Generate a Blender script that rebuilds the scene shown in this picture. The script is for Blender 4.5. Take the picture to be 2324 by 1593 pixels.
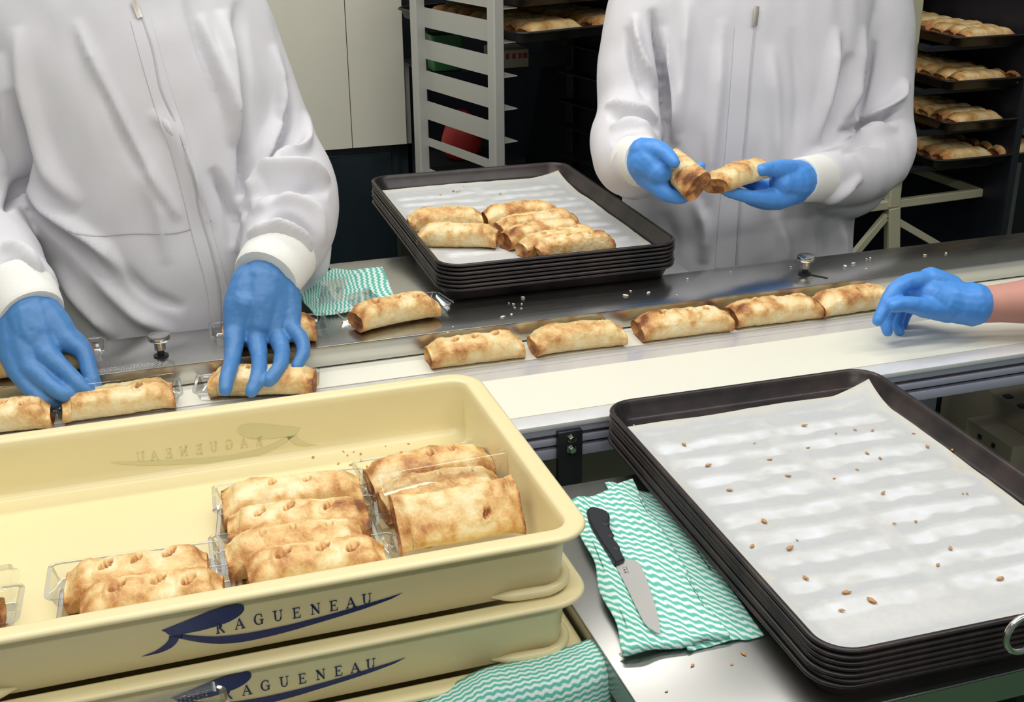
import bpy, bmesh, math, random
import numpy as np
from mathutils import Vector, Matrix, Euler
from mathutils.bvhtree import BVHTree

for o in list(bpy.data.objects): bpy.data.objects.remove(o)
SC = bpy.context.scene
COL = SC.collection
random.seed(7)
R = math.radians

# ------------------------------------------------------------------ camera
FPX, PITCH, YAW, ROLL, CAMZ = 2798.9, R(22.464), R(18.053), R(-.4218), 1.54
def _rot(p, y, r):
    cp, sp, cr, sr, cy, sy = math.cos(p), math.sin(p), math.cos(r), math.sin(r), math.cos(y), math.sin(y)
    f = np.array([sy*cp, cy*cp, -sp]); right = np.array([cy, -sy, 0.]); up = np.cross(right, f)
    return np.stack([cr*right+sr*up, -(-sr*right+cr*up), f])
RM = _rot(PITCH, YAW, ROLL); CP = np.array([0., 0., CAMZ])
cam = bpy.data.cameras.new('camera'); cam.sensor_width = 36; cam.lens = FPX/2324*36; cam.clip_start = .02
co = bpy.data.objects.new('camera', cam); COL.objects.link(co); SC.camera = co
m3 = Matrix((RM[0], -RM[1], -RM[2])).transposed()
co.matrix_world = Matrix.Translation(CP) @ m3.to_4x4()

# ------------------------------------------------------------------ world, lights, exposure
w = bpy.data.worlds.new('world'); SC.world = w; w.use_nodes = True
w.node_tree.nodes['Background'].inputs[0].default_value = (.90, .95, 1.0, 1)
w.node_tree.nodes['Background'].inputs[1].default_value = .18
def area(name, loc, sx, sy, power, col=(1, .97, .91), rot=(0, 0, 0)):
    l = bpy.data.lights.new(name, 'AREA'); l.shape = 'RECTANGLE'; l.size = sx; l.size_y = sy; l.energy = power; l.color = col
    o = bpy.data.objects.new(name, l); COL.objects.link(o); o.location = loc; o.rotation_euler = rot
    return o
# one added fill row, then rows of ceiling tubes running along the line
area('overhead_light_row', (.4, -1.15, 2.75), 2.4, .22, 30)  # added fill row behind the camera, brightens the front faces
area('overhead_light_row', (-.6, .35, 2.75), 2.2, .22, 16)
area('overhead_light_row', (1.7, .75, 2.75), 2.2, .22, 17)
area('overhead_light_row', (.3, 1.45, 2.75), 2.4, .22, 17)
area('overhead_light_row', (-.1, 2.40, 2.75), 2.2, .22, 23)
SC.view_settings.view_transform = 'Standard'; SC.view_settings.look = 'None'
SC.view_settings.exposure = 0.0; SC.view_settings.gamma = 1.0; SC.view_settings.use_curve_mapping = False

# ------------------------------------------------------------------ helpers
def ray(px, py):
    return RM.T @ np.array([(px-1162)/FPX, (py-796.5)/FPX, 1.])
def UZ(px, py, z):
    d = ray(px, py); return Vector(CP + d*(z-CAMZ)/d[2])
def UY(px, py, y):
    d = ray(px, py); return Vector(CP + d*y/d[1])
def PROJ(V):
    c = (np.asarray(V)-CP) @ RM.T
    return np.stack([1162+FPX*c[:, 0]/c[:, 2], 796.5+FPX*c[:, 1]/c[:, 2]], 1)

def vnoise(P, s=1.0, seed=0):
    P = np.asarray(P, float)*s + seed*17.31
    i = np.floor(P).astype(np.int64); f = P-i; f = f*f*(3-2*f)
    def h(a, b, c):
        n = (a*374761393 + b*668265263 + c*2147483647 + seed*1013) & 0xffffffff
        n = ((n ^ (n >> 13))*1274126177) & 0xffffffff
        n = ((n ^ (n >> 16))*2246822519) & 0xffffffff
        return ((n ^ (n >> 15)) & 0xffff)/32767.5-1
    x, y, z = i[:, 0], i[:, 1], i[:, 2]; u, v, t = f[:, 0], f[:, 1], f[:, 2]
    r = 0
    for dx in (0, 1):
        for dy in (0, 1):
            for dz in (0, 1):
                r = r + h(x+dx, y+dy, z+dz)*(u if dx else 1-u)*(v if dy else 1-v)*(t if dz else 1-t)
    return r

def mesh(name, V, Fc, smooth=True, sharp=None, attrs=None, uv=None):
    me = bpy.data.meshes.new(name)
    me.from_pydata([tuple(map(float, v)) for v in V], [], [tuple(int(i) for i in f) for f in Fc])
    me.validate(); me.update()
    if smooth:
        me.polygons.foreach_set('use_smooth', [True]*len(me.polygons))
        if sharp: me.set_sharp_from_angle(angle=R(sharp))
    if attrs:
        for k, a in attrs.items():
            at = me.attributes.new(k, 'FLOAT', 'POINT'); at.data.foreach_set('value', np.asarray(a, np.float32))
    if uv is not None:
        l = me.uv_layers.new(name='uv'); idx = np.zeros(len(me.loops), np.int32); me.loops.foreach_get('vertex_index', idx)
        l.data.foreach_set('uv', np.asarray(uv, np.float32)[idx].ravel())
    return me

def link(name, me, mat=None, parent=None, loc=None, rot=None, **tags):
    o = bpy.data.objects.new(name, me); COL.objects.link(o)
    if mat is not None and me is not None and not me.materials: me.materials.append(mat)
    if loc is not None: o.location = loc
    if rot is not None: o.rotation_euler = rot
    if parent is not None: o.parent = parent
    for k, v in tags.items():
        if v is not None: o[k] = v
    return o
def thing(name, label, cat, loc=(0, 0, 0), rot=(0, 0, 0), group=None):
    return link(name, None, loc=loc, rot=rot, label=label, category=cat, group=group)
def tag(o, label, cat, group=None):
    o['label'] = label; o['category'] = cat
    if group: o['group'] = group
    return o

def boxes(lst):
    """list of (x0,x1,y0,y1,z0,z1) -> V,F"""
    V, Fc = [], []
    for x0, x1, y0, y1, z0, z1 in lst:
        b = len(V)
        V += [(x0, y0, z0), (x1, y0, z0), (x1, y1, z0), (x0, y1, z0), (x0, y0, z1), (x1, y0, z1), (x1, y1, z1), (x0, y1, z1)]
        Fc += [tuple(b+i for i in q) for q in ((0, 3, 2, 1), (4, 5, 6, 7), (0, 1, 5, 4), (1, 2, 6, 5), (2, 3, 7, 6), (3, 0, 4, 7))]
    return V, Fc
def box(name, x0, x1, y0, y1, z0, z1, mat, parent=None, bev=.0, **tags):
    V, Fc = boxes([(x0, x1, y0, y1, z0, z1)])
    me = mesh(name, V, Fc, smooth=False)
    if bev:
        bm = bmesh.new(); bm.from_mesh(me)
        bmesh.ops.bevel(bm, geom=bm.edges[:], offset=bev, segments=2, affect='EDGES', profile=.5)
        bm.to_mesh(me); bm.free()
        me.polygons.foreach_set('use_smooth', [True]*len(me.polygons)); me.set_sharp_from_angle(angle=R(40))
    return link(name, me, mat, parent, **tags)
def bar(name, a, b, wx, wy, mat, parent=None, up=(0, 0, 1), bev=.001, **tags):
    """rectangular bar between two points; wx = width sideways, wy = along up"""
    a, b = Vector(a), Vector(b); d = (b-a); L = d.length; d.normalize()
    s = d.cross(Vector(up))
    if s.length < 1e-4: s = d.cross(Vector((0, 1, 0)))
    s.normalize(); u = s.cross(d)
    V, Fc = boxes([(-wx/2, wx/2, 0, L, -wy/2, wy/2)])
    V = [a + s*v[0] + d*v[1] + u*v[2] for v in V]
    me = mesh(name, V, Fc, smooth=False)
    if bev:
        bm = bmesh.new(); bm.from_mesh(me); bmesh.ops.recalc_face_normals(bm, faces=bm.faces[:])
        bmesh.ops.bevel(bm, geom=bm.edges[:], offset=bev, segments=1, affect='EDGES'); bm.to_mesh(me); bm.free()
    return link(name, me, mat, parent, **tags)

def rr_loop(hx, hy, r, seg):
    pts = []
    for cx, cy, a0 in ((hx-r, hy-r, 0), (-hx+r, hy-r, 90), (-hx+r, -hy+r, 180), (hx-r, -hy+r, 270)):
        for k in range(seg+1):
            a = R(a0+90*k/seg); pts.append((cx+r*math.cos(a), cy+r*math.sin(a)))
    return pts
def rr_loft(L, D, prof, r, seg=8, cap=True, rmin=.004, captop=False):
    """prof: list of (inset, z) starting outside bottom ... ending inside floor"""
    V, Fc = [], []; n = 4*(seg+1)
    for d, z in prof:
        V += [(x, y, z) for x, y in rr_loop(L/2-d, D/2-d, max(r-d, rmin), seg)]
    for k in range(len(prof)-1):
        for i in range(n):
            j = (i+1) % n
            Fc.append((k*n+i, k*n+j, (k+1)*n+j, (k+1)*n+i))
    if cap: Fc.append(tuple((len(prof)-1)*n+i for i in range(n)))
    if captop: Fc.append(tuple(reversed(range(n))))
    return V, Fc

def catmull(pts, n):
    P = np.array(pts, float); P = np.vstack([2*P[0]-P[1], P, 2*P[-1]-P[-2]]); out = []
    m = len(P)-3
    for i in range(m):
        for k in range(n):
            t = k/n; a, b, c, d = P[i:i+4]
            out.append(.5*((2*b)+(-a+c)*t+(2*a-5*b+4*c-d)*t*t+(-a+3*b-3*c+d)*t**3))
    out.append(P[-2]); return np.array(out)
def sweep(pts, rads, n=6, ns=18, caps=True, squash=None):
    """round tube along smooth path, hemispherical ends"""
    Q = catmull([tuple(p)+(r,) for p, r in zip(pts, rads)], n)
    P, Rd = Q[:, :3], np.maximum(Q[:, 3], 1e-4)
    T = np.gradient(P, axis=0); T /= np.linalg.norm(T, axis=1)[:, None]+1e-12
    rings = []
    u = np.cross(T[0], [0, 0, 1.]);
    if np.linalg.norm(u) < 1e-3: u = np.cross(T[0], [0, 1., 0])
    u /= np.linalg.norm(u)
    ctr = []
    if caps:
        for a in (80, 55, 28): ctr.append((P[0]-T[0]*Rd[0]*math.sin(R(a)), T[0], Rd[0]*math.cos(R(a))))
    for p, t, r in zip(P, T, Rd): ctr.append((p, t, r))
    if caps:
        for a in (28, 55, 80): ctr.append((P[-1]+T[-1]*Rd[-1]*math.sin(R(a)), T[-1], Rd[-1]*math.cos(R(a))))
    V, Fc = [], []
    for p, t, r in ctr:
        u = u-t*np.dot(u, t); u /= np.linalg.norm(u)+1e-12; v = np.cross(t, u)
        for k in range(ns):
            a = 2*math.pi*k/ns; V.append(p+r*(math.cos(a)*u+math.sin(a)*v))
    m = len(ctr)
    for i in range(m-1):
        for k in range(ns):
            j = (k+1) % ns; Fc.append((i*ns+k, i*ns+j, (i+1)*ns+j, (i+1)*ns+k))
    Fc.append(tuple(reversed(range(ns)))); Fc.append(tuple((m-1)*ns+k for k in range(ns)))
    return V, Fc
def rings_loft(rings, n=6, ns=40, pw=1.0):
    Q = catmull(rings, n); V, Fc = [], []
    for cx, cy, z, rx, ry in Q:
        for k in range(ns):
            a = 2*math.pi*k/ns; c, s = math.cos(a), math.sin(a)
            V.append((cx+rx*math.copysign(abs(c)**pw, c), cy+ry*math.copysign(abs(s)**pw, s), z))
    m = len(Q)
    for i in range(m-1):
        for k in range(ns):
            j = (k+1) % ns; Fc.append((i*ns+k, i*ns+j, (i+1)*ns+j, (i+1)*ns+k))
    Fc.append(tuple(reversed(range(ns)))); Fc.append(tuple((m-1)*ns+k for k in range(ns)))
    return V, Fc
def merge(parts):
    V, Fc = [], []
    for v, f in parts:
        b = len(V); V += [tuple(map(float, q)) for q in v]; Fc += [tuple(b+i for i in q) for q in f]
    return V, Fc
def remeshed(parts, voxel, smooth=8, fac=.5):
    V, Fc = merge(parts); me = bpy.data.meshes.new('tmp'); me.from_pydata(V, [], Fc); me.update()
    bm = bmesh.new(); bm.from_mesh(me); bmesh.ops.recalc_face_normals(bm, faces=bm.faces[:]); bm.to_mesh(me); bm.free()
    o = bpy.data.objects.new('tmp', me); COL.objects.link(o)
    md = o.modifiers.new('r', 'REMESH'); md.mode = 'VOXEL'; md.voxel_size = voxel
    if smooth:
        s = o.modifiers.new('s', 'SMOOTH'); s.factor = fac; s.iterations = smooth
    bpy.context.view_layer.update()
    dg = bpy.context.evaluated_depsgraph_get()
    out = bpy.data.meshes.new_from_object(o.evaluated_get(dg))
    bpy.data.objects.remove(o); bpy.data.meshes.remove(me)
    out.polygons.foreach_set('use_smooth', [True]*len(out.polygons))
    return out
def vget(me):
    a = np.zeros(len(me.vertices)*3); me.vertices.foreach_get('co', a); return a.reshape(-1, 3)
def nget(me):
    a = np.zeros(len(me.vertices)*3); me.vertices.foreach_get('normal', a); return a.reshape(-1, 3)
def vset(me, V):
    me.vertices.foreach_set('co', np.asarray(V).ravel()); me.update()

# ------------------------------------------------------------------ materials
MATS = {}
def mat(name, col, rough=.5, metal=0, spec=.5, noise=None, bump=None, coat=0, sub=0):
    """noise=(scale, colour2, contrast, detail); bump=(scale,strength)"""
    if name in MATS: return MATS[name]
    m = bpy.data.materials.new(name); m.use_nodes = True; nt = m.node_tree; b = nt.nodes['Principled BSDF']
    b.inputs['Base Color'].default_value = (*col, 1); b.inputs['Roughness'].default_value = rough; b.inputs['Metallic'].default_value = metal
    b.inputs['Specular IOR Level'].default_value = spec; b.inputs['Coat Weight'].default_value = coat
    tc = nt.nodes.new('ShaderNodeTexCoord')
    if noise:
        n = nt.nodes.new('ShaderNodeTexNoise'); n.inputs['Scale'].default_value = noise[0]; n.inputs['Detail'].default_value = noise[3] if len(noise) > 3 else 4
        nt.links.new(tc.outputs['Object'], n.inputs['Vector'])
        r = nt.nodes.new('ShaderNodeValToRGB'); c = noise[2]
        r.color_ramp.elements[0].position = .5-c; r.color_ramp.elements[1].position = .5+c
        r.color_ramp.elements[0].color = (*col, 1); r.color_ramp.elements[1].color = (*noise[1], 1)
        nt.links.new(n.outputs['Fac'], r.inputs['Fac']); nt.links.new(r.outputs['Color'], b.inputs['Base Color'])
    if bump:
        n2 = nt.nodes.new('ShaderNodeTexNoise'); n2.inputs['Scale'].default_value = bump[0]; n2.inputs['Detail'].default_value = 4
        nt.links.new(tc.outputs['Object'], n2.inputs['Vector'])
        bp = nt.nodes.new('ShaderNodeBump'); bp.inputs['Strength'].default_value = bump[1]; bp.inputs['Distance'].default_value = .002
        nt.links.new(n2.outputs['Fac'], bp.inputs['Height']); nt.links.new(bp.outputs['Normal'], b.inputs['Normal'])
    if sub:
        b.inputs['Subsurface Weight'].default_value = sub; b.inputs['Subsurface Radius'].default_value = (.01, .006, .003)
    MATS[name] = m; return m
def ramp_attr(name, attr, stops, rough=.5, noise=None, bump=None, spec=.5):
    """colour from a per-vertex value (+ fine noise)"""
    m = bpy.data.materials.new(name); m.use_nodes = True; nt = m.node_tree; b = nt.nodes['Principled BSDF']
    b.inputs['Roughness'].default_value = rough; b.inputs['Specular IOR Level'].default_value = spec
    a = nt.nodes.new('ShaderNodeAttribute'); a.attribute_name = attr
    src = a.outputs['Fac']; tc = nt.nodes.new('ShaderNodeTexCoord')
    if noise:
        for sc, amt in noise:
            n = nt.nodes.new('ShaderNodeTexNoise'); n.inputs['Scale'].default_value = sc; n.inputs['Detail'].default_value = 5
            nt.links.new(tc.outputs['Object'], n.inputs['Vector'])
            ma = nt.nodes.new('ShaderNodeMath'); ma.operation = 'MULTIPLY_ADD'; ma.inputs[1].default_value = amt
            ad = nt.nodes.new('ShaderNodeMath'); ad.operation = 'SUBTRACT'; ad.inputs[1].default_value = amt*.5
            nt.links.new(n.outputs['Fac'], ma.inputs[0]); nt.links.new(src, ma.inputs[2]); nt.links.new(ma.outputs[0], ad.inputs[0]); src = ad.outputs[0]
    r = nt.nodes.new('ShaderNodeValToRGB'); cr = r.color_ramp
    while len(cr.elements) < len(stops): cr.elements.new(.5)
    for e, (p, c) in zip(cr.elements, stops): e.position = p; e.color = (*c, 1)
    nt.links.new(src, r.inputs['Fac']); nt.links.new(r.outputs['Color'], b.inputs['Base Color'])
    if bump:
        n2 = nt.nodes.new('ShaderNodeTexNoise'); n2.inputs['Scale'].default_value = bump[0]; n2.inputs['Detail'].default_value = 5
        nt.links.new(tc.outputs['Object'], n2.inputs['Vector'])
        bp = nt.nodes.new('ShaderNodeBump'); bp.inputs['Strength'].default_value = bump[1]; bp.inputs['Distance'].default_value = .0015
        nt.links.new(n2.outputs['Fac'], bp.inputs['Height']); nt.links.new(bp.outputs['Normal'], b.inputs['Normal'])
    return m

def brushed(name, col, rough, streak=(3, 90, 1), amt=.10):
    m = mat(name, col, rough, 1.0); nt = m.node_tree; b = nt.nodes['Principled BSDF']
    tc = nt.nodes.new('ShaderNodeTexCoord'); mp = nt.nodes.new('ShaderNodeMapping'); mp.inputs['Scale'].default_value = streak
    n = nt.nodes.new('ShaderNodeTexNoise'); n.inputs['Scale'].default_value = 4; n.inputs['Detail'].default_value = 6
    nt.links.new(tc.outputs['Object'], mp.inputs['Vector']); nt.links.new(mp.outputs['Vector'], n.inputs['Vector'])
    ma = nt.nodes.new('ShaderNodeMath'); ma.operation = 'MULTIPLY_ADD'; ma.inputs[1].default_value = amt*2; ma.inputs[2].default_value = rough-amt
    nt.links.new(n.outputs['Fac'], ma.inputs[0]); nt.links.new(ma.outputs[0], b.inputs['Roughness'])
    return m
STEEL = brushed('brushed steel', (.57, .57, .55), .25, (3, 90, 1), .06)
STEEL_T = brushed('worn steel tabletop', (.40, .40, .385), .30, (60, 6, 1), .008)
STEEL_P = mat('polished steel', (.68, .67, .64), .14, 1.0)
STEEL_R = mat('grey rack steel', (.53, .53, .50), .42, .3)
ALU = mat('aluminium profile', (.36, .37, .48), .35, .15, noise=(40, (.40, .41, .52), .3))
ALU_W = mat('pale aluminium rail', (.80, .81, .82), .35, .25, noise=(30, (.72, .73, .74), .25))
DARKBAR = mat('black steel', (.018, .020, .024), .4, .4)
GROOVE = mat('dark groove', (.05, .043, .04), .7, 0, noise=(25, (.10, .075, .06), .2))  # near-black base with brown mottling, for profile grooves and belt bed
BELT = mat('cream conveyor belt', (.80, .79, .68), .45, 0, noise=(3, (.74, .735, .63), .3))
SLIDE = mat('pale slide plate', (.66, .67, .69), .22, .35)
CREAM = mat('cream plastic', (.795, .70, .405), .30, 0, .5, noise=(9, (.775, .68, .385), .25), sub=.0)
CREAM_RIM = CREAM
LOGO = mat('navy print', (.004, .016, .115), .35)
GHOST = mat('faint print through plastic', (.68, .62, .34), .4)
TRAYM = mat('seasoned dark steel', (.011, .010, .012), .34, .2, .5, noise=(16, (.048, .034, .032), .14, 7))
HANDLE = mat('black moulded handle', (.013, .015, .022), .42)
WALLM = mat('cream wall panel', (.72, .70, .60), .55, 0, .3, noise=(6, (.69, .67, .575), .3))
DARKP = mat('dark glossy panel', (.012, .020, .024), .16, 0, .5)
DARKC = mat('dark navy cabinet', (.010, .012, .020), .45)
GREENF = mat('green floor paint', (.075, .16, .075), .35, 0, .5, noise=(5, (.065, .14, .075), .3))
BEIGE = mat('beige painted metal', (.30, .275, .20), .5, 0, .4, noise=(8, (.26, .24, .175), .3))
COAT = mat('white work coat cloth', (.665, .66, .70), .75, 0, .25, bump=(900, .10))
KNIT = mat('white knitted cuff', (.84, .84, .80), .8, 0, .2, bump=(700, .35))
GLOVE = mat('blue nitrile glove', (.068, .215, .49), .42, 0, .45, bump=(140, .10))
GLOVE2 = mat('bright blue nitrile glove', (.075, .29, .76), .42, 0, .45, bump=(140, .10))
SKIN = mat('forearm skin', (.60, .30, .24), .5, 0, .4, noise=(30, (.56, .27, .22), .3))
CRUMB = mat('golden crumb', (.55, .27, .09), .6)
CRUMBW = mat('pale crumb', (.75, .70, .58), .6)
CREASE = mat('grey stitching', (.52, .52, .55), .8)
ZIPM = mat('zip metal', (.45, .42, .36), .35, .8)
PAINTW = mat('cream painted frame', (.50, .48, .34), .5)
REDM = mat('red plastic', (.35, .02, .02), .4)
GREENM = mat('green plastic', (.03, .16, .05), .4)
CARTON = mat('printed carton', (.52, .47, .36), .6)
TROUS = mat('white trousers', (.6, .6, .62), .8)
FILL = mat('cooked filling', (.30, .115, .035), .3, 0, .5, noise=(120, (.28, .10, .03), .2))
PASTRY = ramp_attr('baked pastry', 'bake', [(0, (.86, .73, .45)), (.28, (.80, .60, .29)), (.54, (.68, .40, .15)), (.80, (.44, .185, .06)), (1, (.20, .075, .028))],
                   .46, noise=[(55, .50), (170, .30)], bump=(260, .6), spec=.4)
def crackle(m):
    nt = m.node_tree; v = nt.nodes.new('ShaderNodeTexVoronoi'); v.feature = 'DISTANCE_TO_EDGE'; v.inputs['Scale'].default_value = 105
    tc = nt.nodes.new('ShaderNodeTexCoord'); nz = nt.nodes.new('ShaderNodeTexNoise'); nz.inputs['Scale'].default_value = 70
    ad = nt.nodes.new('ShaderNodeVectorMath'); ad.operation = 'MULTIPLY_ADD'; ad.inputs[1].default_value = (.012, .012, .012)
    nt.links.new(tc.outputs['Object'], nz.inputs['Vector']); nt.links.new(nz.outputs['Color'], ad.inputs[0]); nt.links.new(tc.outputs['Object'], ad.inputs[2]); nt.links.new(ad.outputs[0], v.inputs['Vector'])
    mr = nt.nodes.new('ShaderNodeMapRange'); mr.inputs['From Min'].default_value = 0; mr.inputs['From Max'].default_value = .10; mr.inputs['To Min'].default_value = -.10; mr.inputs['To Max'].default_value = .02
    nt.links.new(v.outputs['Distance'], mr.inputs['Value'])
    r = [n for n in nt.nodes if n.type == 'VALTORGB'][0]; src = r.inputs['Fac'].links[0].from_socket
    a = nt.nodes.new('ShaderNodeMath'); a.operation = 'ADD'; nt.links.new(src, a.inputs[0]); nt.links.new(mr.outputs[0], a.inputs[1]); nt.links.new(a.outputs[0], r.inputs['Fac'])
crackle(PASTRY)
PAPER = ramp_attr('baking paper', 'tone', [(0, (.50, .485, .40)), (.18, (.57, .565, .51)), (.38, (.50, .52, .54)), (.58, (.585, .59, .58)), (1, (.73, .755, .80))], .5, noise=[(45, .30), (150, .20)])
def clear_plastic():
    m = bpy.data.materials.new('clear plastic'); m.use_nodes = True; nt = m.node_tree; nt.nodes.remove(nt.nodes['Principled BSDF'])
    t = nt.nodes.new('ShaderNodeBsdfTransparent'); t.inputs[0].default_value = (.95, .96, .96, 1)
    g = nt.nodes.new('ShaderNodeBsdfGlossy'); g.inputs['Roughness'].default_value = .06
    lw = nt.nodes.new('ShaderNodeLayerWeight'); lw.inputs['Blend'].default_value = .28
    ma = nt.nodes.new('ShaderNodeMath'); ma.operation = 'MULTIPLY_ADD'; ma.inputs[1].default_value = .55; ma.inputs[2].default_value = .03
    mx = nt.nodes.new('ShaderNodeMixShader')
    nt.links.new(lw.outputs['Fresnel'], ma.inputs[0]); nt.links.new(ma.outputs[0], mx.inputs[0])
    nt.links.new(t.outputs[0], mx.inputs[1]); nt.links.new(g.outputs[0], mx.inputs[2])
    nt.links.new(mx.outputs[0], nt.nodes['Material Output'].inputs['Surface']); return m
CLEAR = clear_plastic()
def cloth_mat(name, teal, white, freq, wob, wamp):
    m = bpy.data.materials.new(name); m.use_nodes = True; nt = m.node_tree; b = nt.nodes['Principled BSDF']; b.inputs['Roughness'].default_value = .85
    b.inputs['Specular IOR Level'].default_value = .15
    N = nt.nodes.new; Lk = nt.links.new
    uv = N('ShaderNodeUVMap'); sx = N('ShaderNodeSeparateXYZ'); Lk(uv.outputs[0], sx.inputs[0])
    nz = N('ShaderNodeTexNoise'); nz.inputs['Scale'].default_value = 14; Lk(uv.outputs[0], nz.inputs['Vector'])
    a = N('ShaderNodeMath'); a.operation = 'MULTIPLY'; a.inputs[1].default_value = wob*6.2832; Lk(sx.outputs['X'], a.inputs[0])
    s = N('ShaderNodeMath'); s.operation = 'SINE'; Lk(a.outputs[0], s.inputs[0])
    v = N('ShaderNodeMath'); v.operation = 'MULTIPLY_ADD'; v.inputs[1].default_value = wamp; Lk(s.outputs[0], v.inputs[0]); Lk(sx.outputs['Y'], v.inputs[2])
    v2 = N('ShaderNodeMath'); v2.operation = 'MULTIPLY_ADD'; v2.inputs[1].default_value = .022; Lk(nz.outputs['Fac'], v2.inputs[0]); Lk(v.outputs[0], v2.inputs[2])
    f = N('ShaderNodeMath'); f.operation = 'MULTIPLY'; f.inputs[1].default_value = freq*6.2832; Lk(v2.outputs[0], f.inputs[0])
    s2 = N('ShaderNodeMath'); s2.operation = 'SINE'; Lk(f.outputs[0], s2.inputs[0])
    n3 = N('ShaderNodeTexNoise'); n3.inputs['Scale'].default_value = 420; Lk(uv.outputs[0], n3.inputs['Vector'])
    ad = N('ShaderNodeMath'); ad.operation = 'MULTIPLY_ADD'; ad.inputs[1].default_value = 1.5; Lk(n3.outputs['Fac'], ad.inputs[0]); Lk(s2.outputs[0], ad.inputs[2])
    r = N('ShaderNodeValToRGB'); r.color_ramp.elements[0].position = .45; r.color_ramp.elements[1].position = .98
    r.color_ramp.elements[0].color = (*teal, 1); r.color_ramp.elements[1].color = (*white, 1)
    mp = N('ShaderNodeMath'); mp.operation = 'MULTIPLY_ADD'; mp.inputs[1].default_value = .5; mp.inputs[2].default_value = .30; Lk(ad.outputs[0], mp.inputs[0])
    Lk(mp.outputs[0], r.inputs['Fac']); Lk(r.outputs['Color'], b.inputs['Base Color'])
    bp = N('ShaderNodeBump'); bp.inputs['Strength'].default_value = .5; bp.inputs['Distance'].default_value = .0012; Lk(n3.outputs['Fac'], bp.inputs['Height']); Lk(bp.outputs['Normal'], b.inputs['Normal'])
    return m
CLOTH = cloth_mat('striped wiping cloth', (.13, .50, .40), (.76, .88, .85), 1/.0078, 1/.0120, .0010)

# ------------------------------------------------------------------ key levels
Z_TAB, Z_PLATE, Z_BELT = .8128, .883, .850
Y_RAIL, Y_PBACK = 1.614, 1.739
XL, XR = -1.2, 2.6
# ================================================================== SETTING
box('floor', -3, 5, -1.5, 4.2, -.05, 0, GREENF, kind='structure')
wb = box('wall_back', -3, 5, 3.9, 4.0, 0, 2.8, WALLM, kind='structure')
box('wall_right', 5, 5.1, -1.5, 4.0, 0, 2.8, WALLM, kind='structure')
box('wall_left', -3.1, -3, -1.5, 4.0, 0, 2.8, WALLM, kind='structure')

# ================================================================== CONVEYOR
cv = thing('conveyor', 'long conveyor with cream belts and aluminium side rail carrying the pastries', 'conveyor', (.7, 1.48, 0))
def cpart(name, x0, x1, y0, y1, z0, z1, m, bev=0, parent=None):
    p = parent or cv
    off = cv.location if p is cv else Vector((0, 0, 0))
    return box(name, x0-off.x, x1-off.x, y0-off.y, y1-off.y, z0-off.z, z1-off.z, m, p, bev)
yg = 1.545
cpart('belt', XL, XR, yg+.0015, Y_RAIL+.01, Z_BELT-.004, Z_BELT, BELT)
cpart('slide_plate', XL, XR, 1.494, yg-.0012, Z_BELT-.004, Z_BELT-.0004, SLIDE)
cpart('slide_plate', XL, XR, 1.522, 1.5225, Z_BELT-.004, Z_BELT-.0001, ALU)
cpart('belt', XL, XR, 1.3685, 1.494, Z_BELT-.004, Z_BELT+.0004, BELT)
cpart('bed', XL, XR, 1.34, 1.70, Z_BELT-.02, Z_BELT-.0045, GROOVE)
cpart('side_rail', XL, XR, 1.334, 1.3665, Z_BELT-.006, Z_BELT+.001, ALU_W, .0008)
# T-slot profile: three ribs, two recessed grooves
pz = Z_BELT-.006
cpart('profile_rib', XL, XR, 1.336, 1.376, pz-.0095, pz, ALU, .0006)
cpart('profile_groove', XL, XR, 1.344, 1.376, pz-.0155, pz-.0095, GROOVE)
cpart('profile_rib', XL, XR, 1.336, 1.376, pz-.0245, pz-.0155, ALU, .0006)
cpart('profile_groove', XL, XR, 1.344, 1.376, pz-.0305, pz-.0245, GROOVE)
cpart('profile_rib', XL, XR, 1.336, 1.376, pz-.044, pz-.0305, ALU, .0006)
cpart('cross_bar', XL, XR, 1.42, 1.45, pz-.085, pz-.066, DARKBAR)
cpart('lower_panel', XL, 1.02, 1.52, 1.535, .12, Z_BELT-.04, BEIGE)
cpart('lower_panel', 1.02, 1.20, 1.60, 1.615, .12, Z_BELT-.04, BEIGE)
for x in (-.9, .95, 1.30, 2.2):
    for y in ((1.66,) if x == 1.30 else (1.36, 1.66)): cpart('leg', x-.02, x+.02, y-.02, y+.02, 0, pz-.044 if y < 1.5 else Z_BELT-.02, ALU, .002)
# bracket with two bolts on the profile
bx = UY(1292, 1010, 1.331).x
br = cpart('bracket', bx-.0165, bx+.0165, 1.326, 1.3355, .50, pz-.003, DARKBAR, .0008)
br['label'] = 'black steel bracket plate with two chrome bolts'
for zc in (pz-.0125, pz-.0275):
    V, Fc = [], []
    for k, (rr, yy) in enumerate(((.0068, 0), (.0068, -.0012), (.0052, -.0014), (.0052, -.0055), (.0040, -.0062))):
        for i in range(6 if 1 else 12):
            a = R(60*i+30); V.append((rr*math.cos(a), yy, rr*math.sin(a)))
    for k in range(4):
        for i in range(6): j = (i+1) % 6; Fc.append((k*6+i, k*6+j, (k+1)*6+j, (k+1)*6+i))
    Fc.append(tuple(range(24, 30)))
    bo = link('bolt', mesh('bolt', V, Fc, smooth=False), STEEL_P, br, loc=(bx+.001-cv.location.x, 1.326-cv.location.y, zc))

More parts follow.
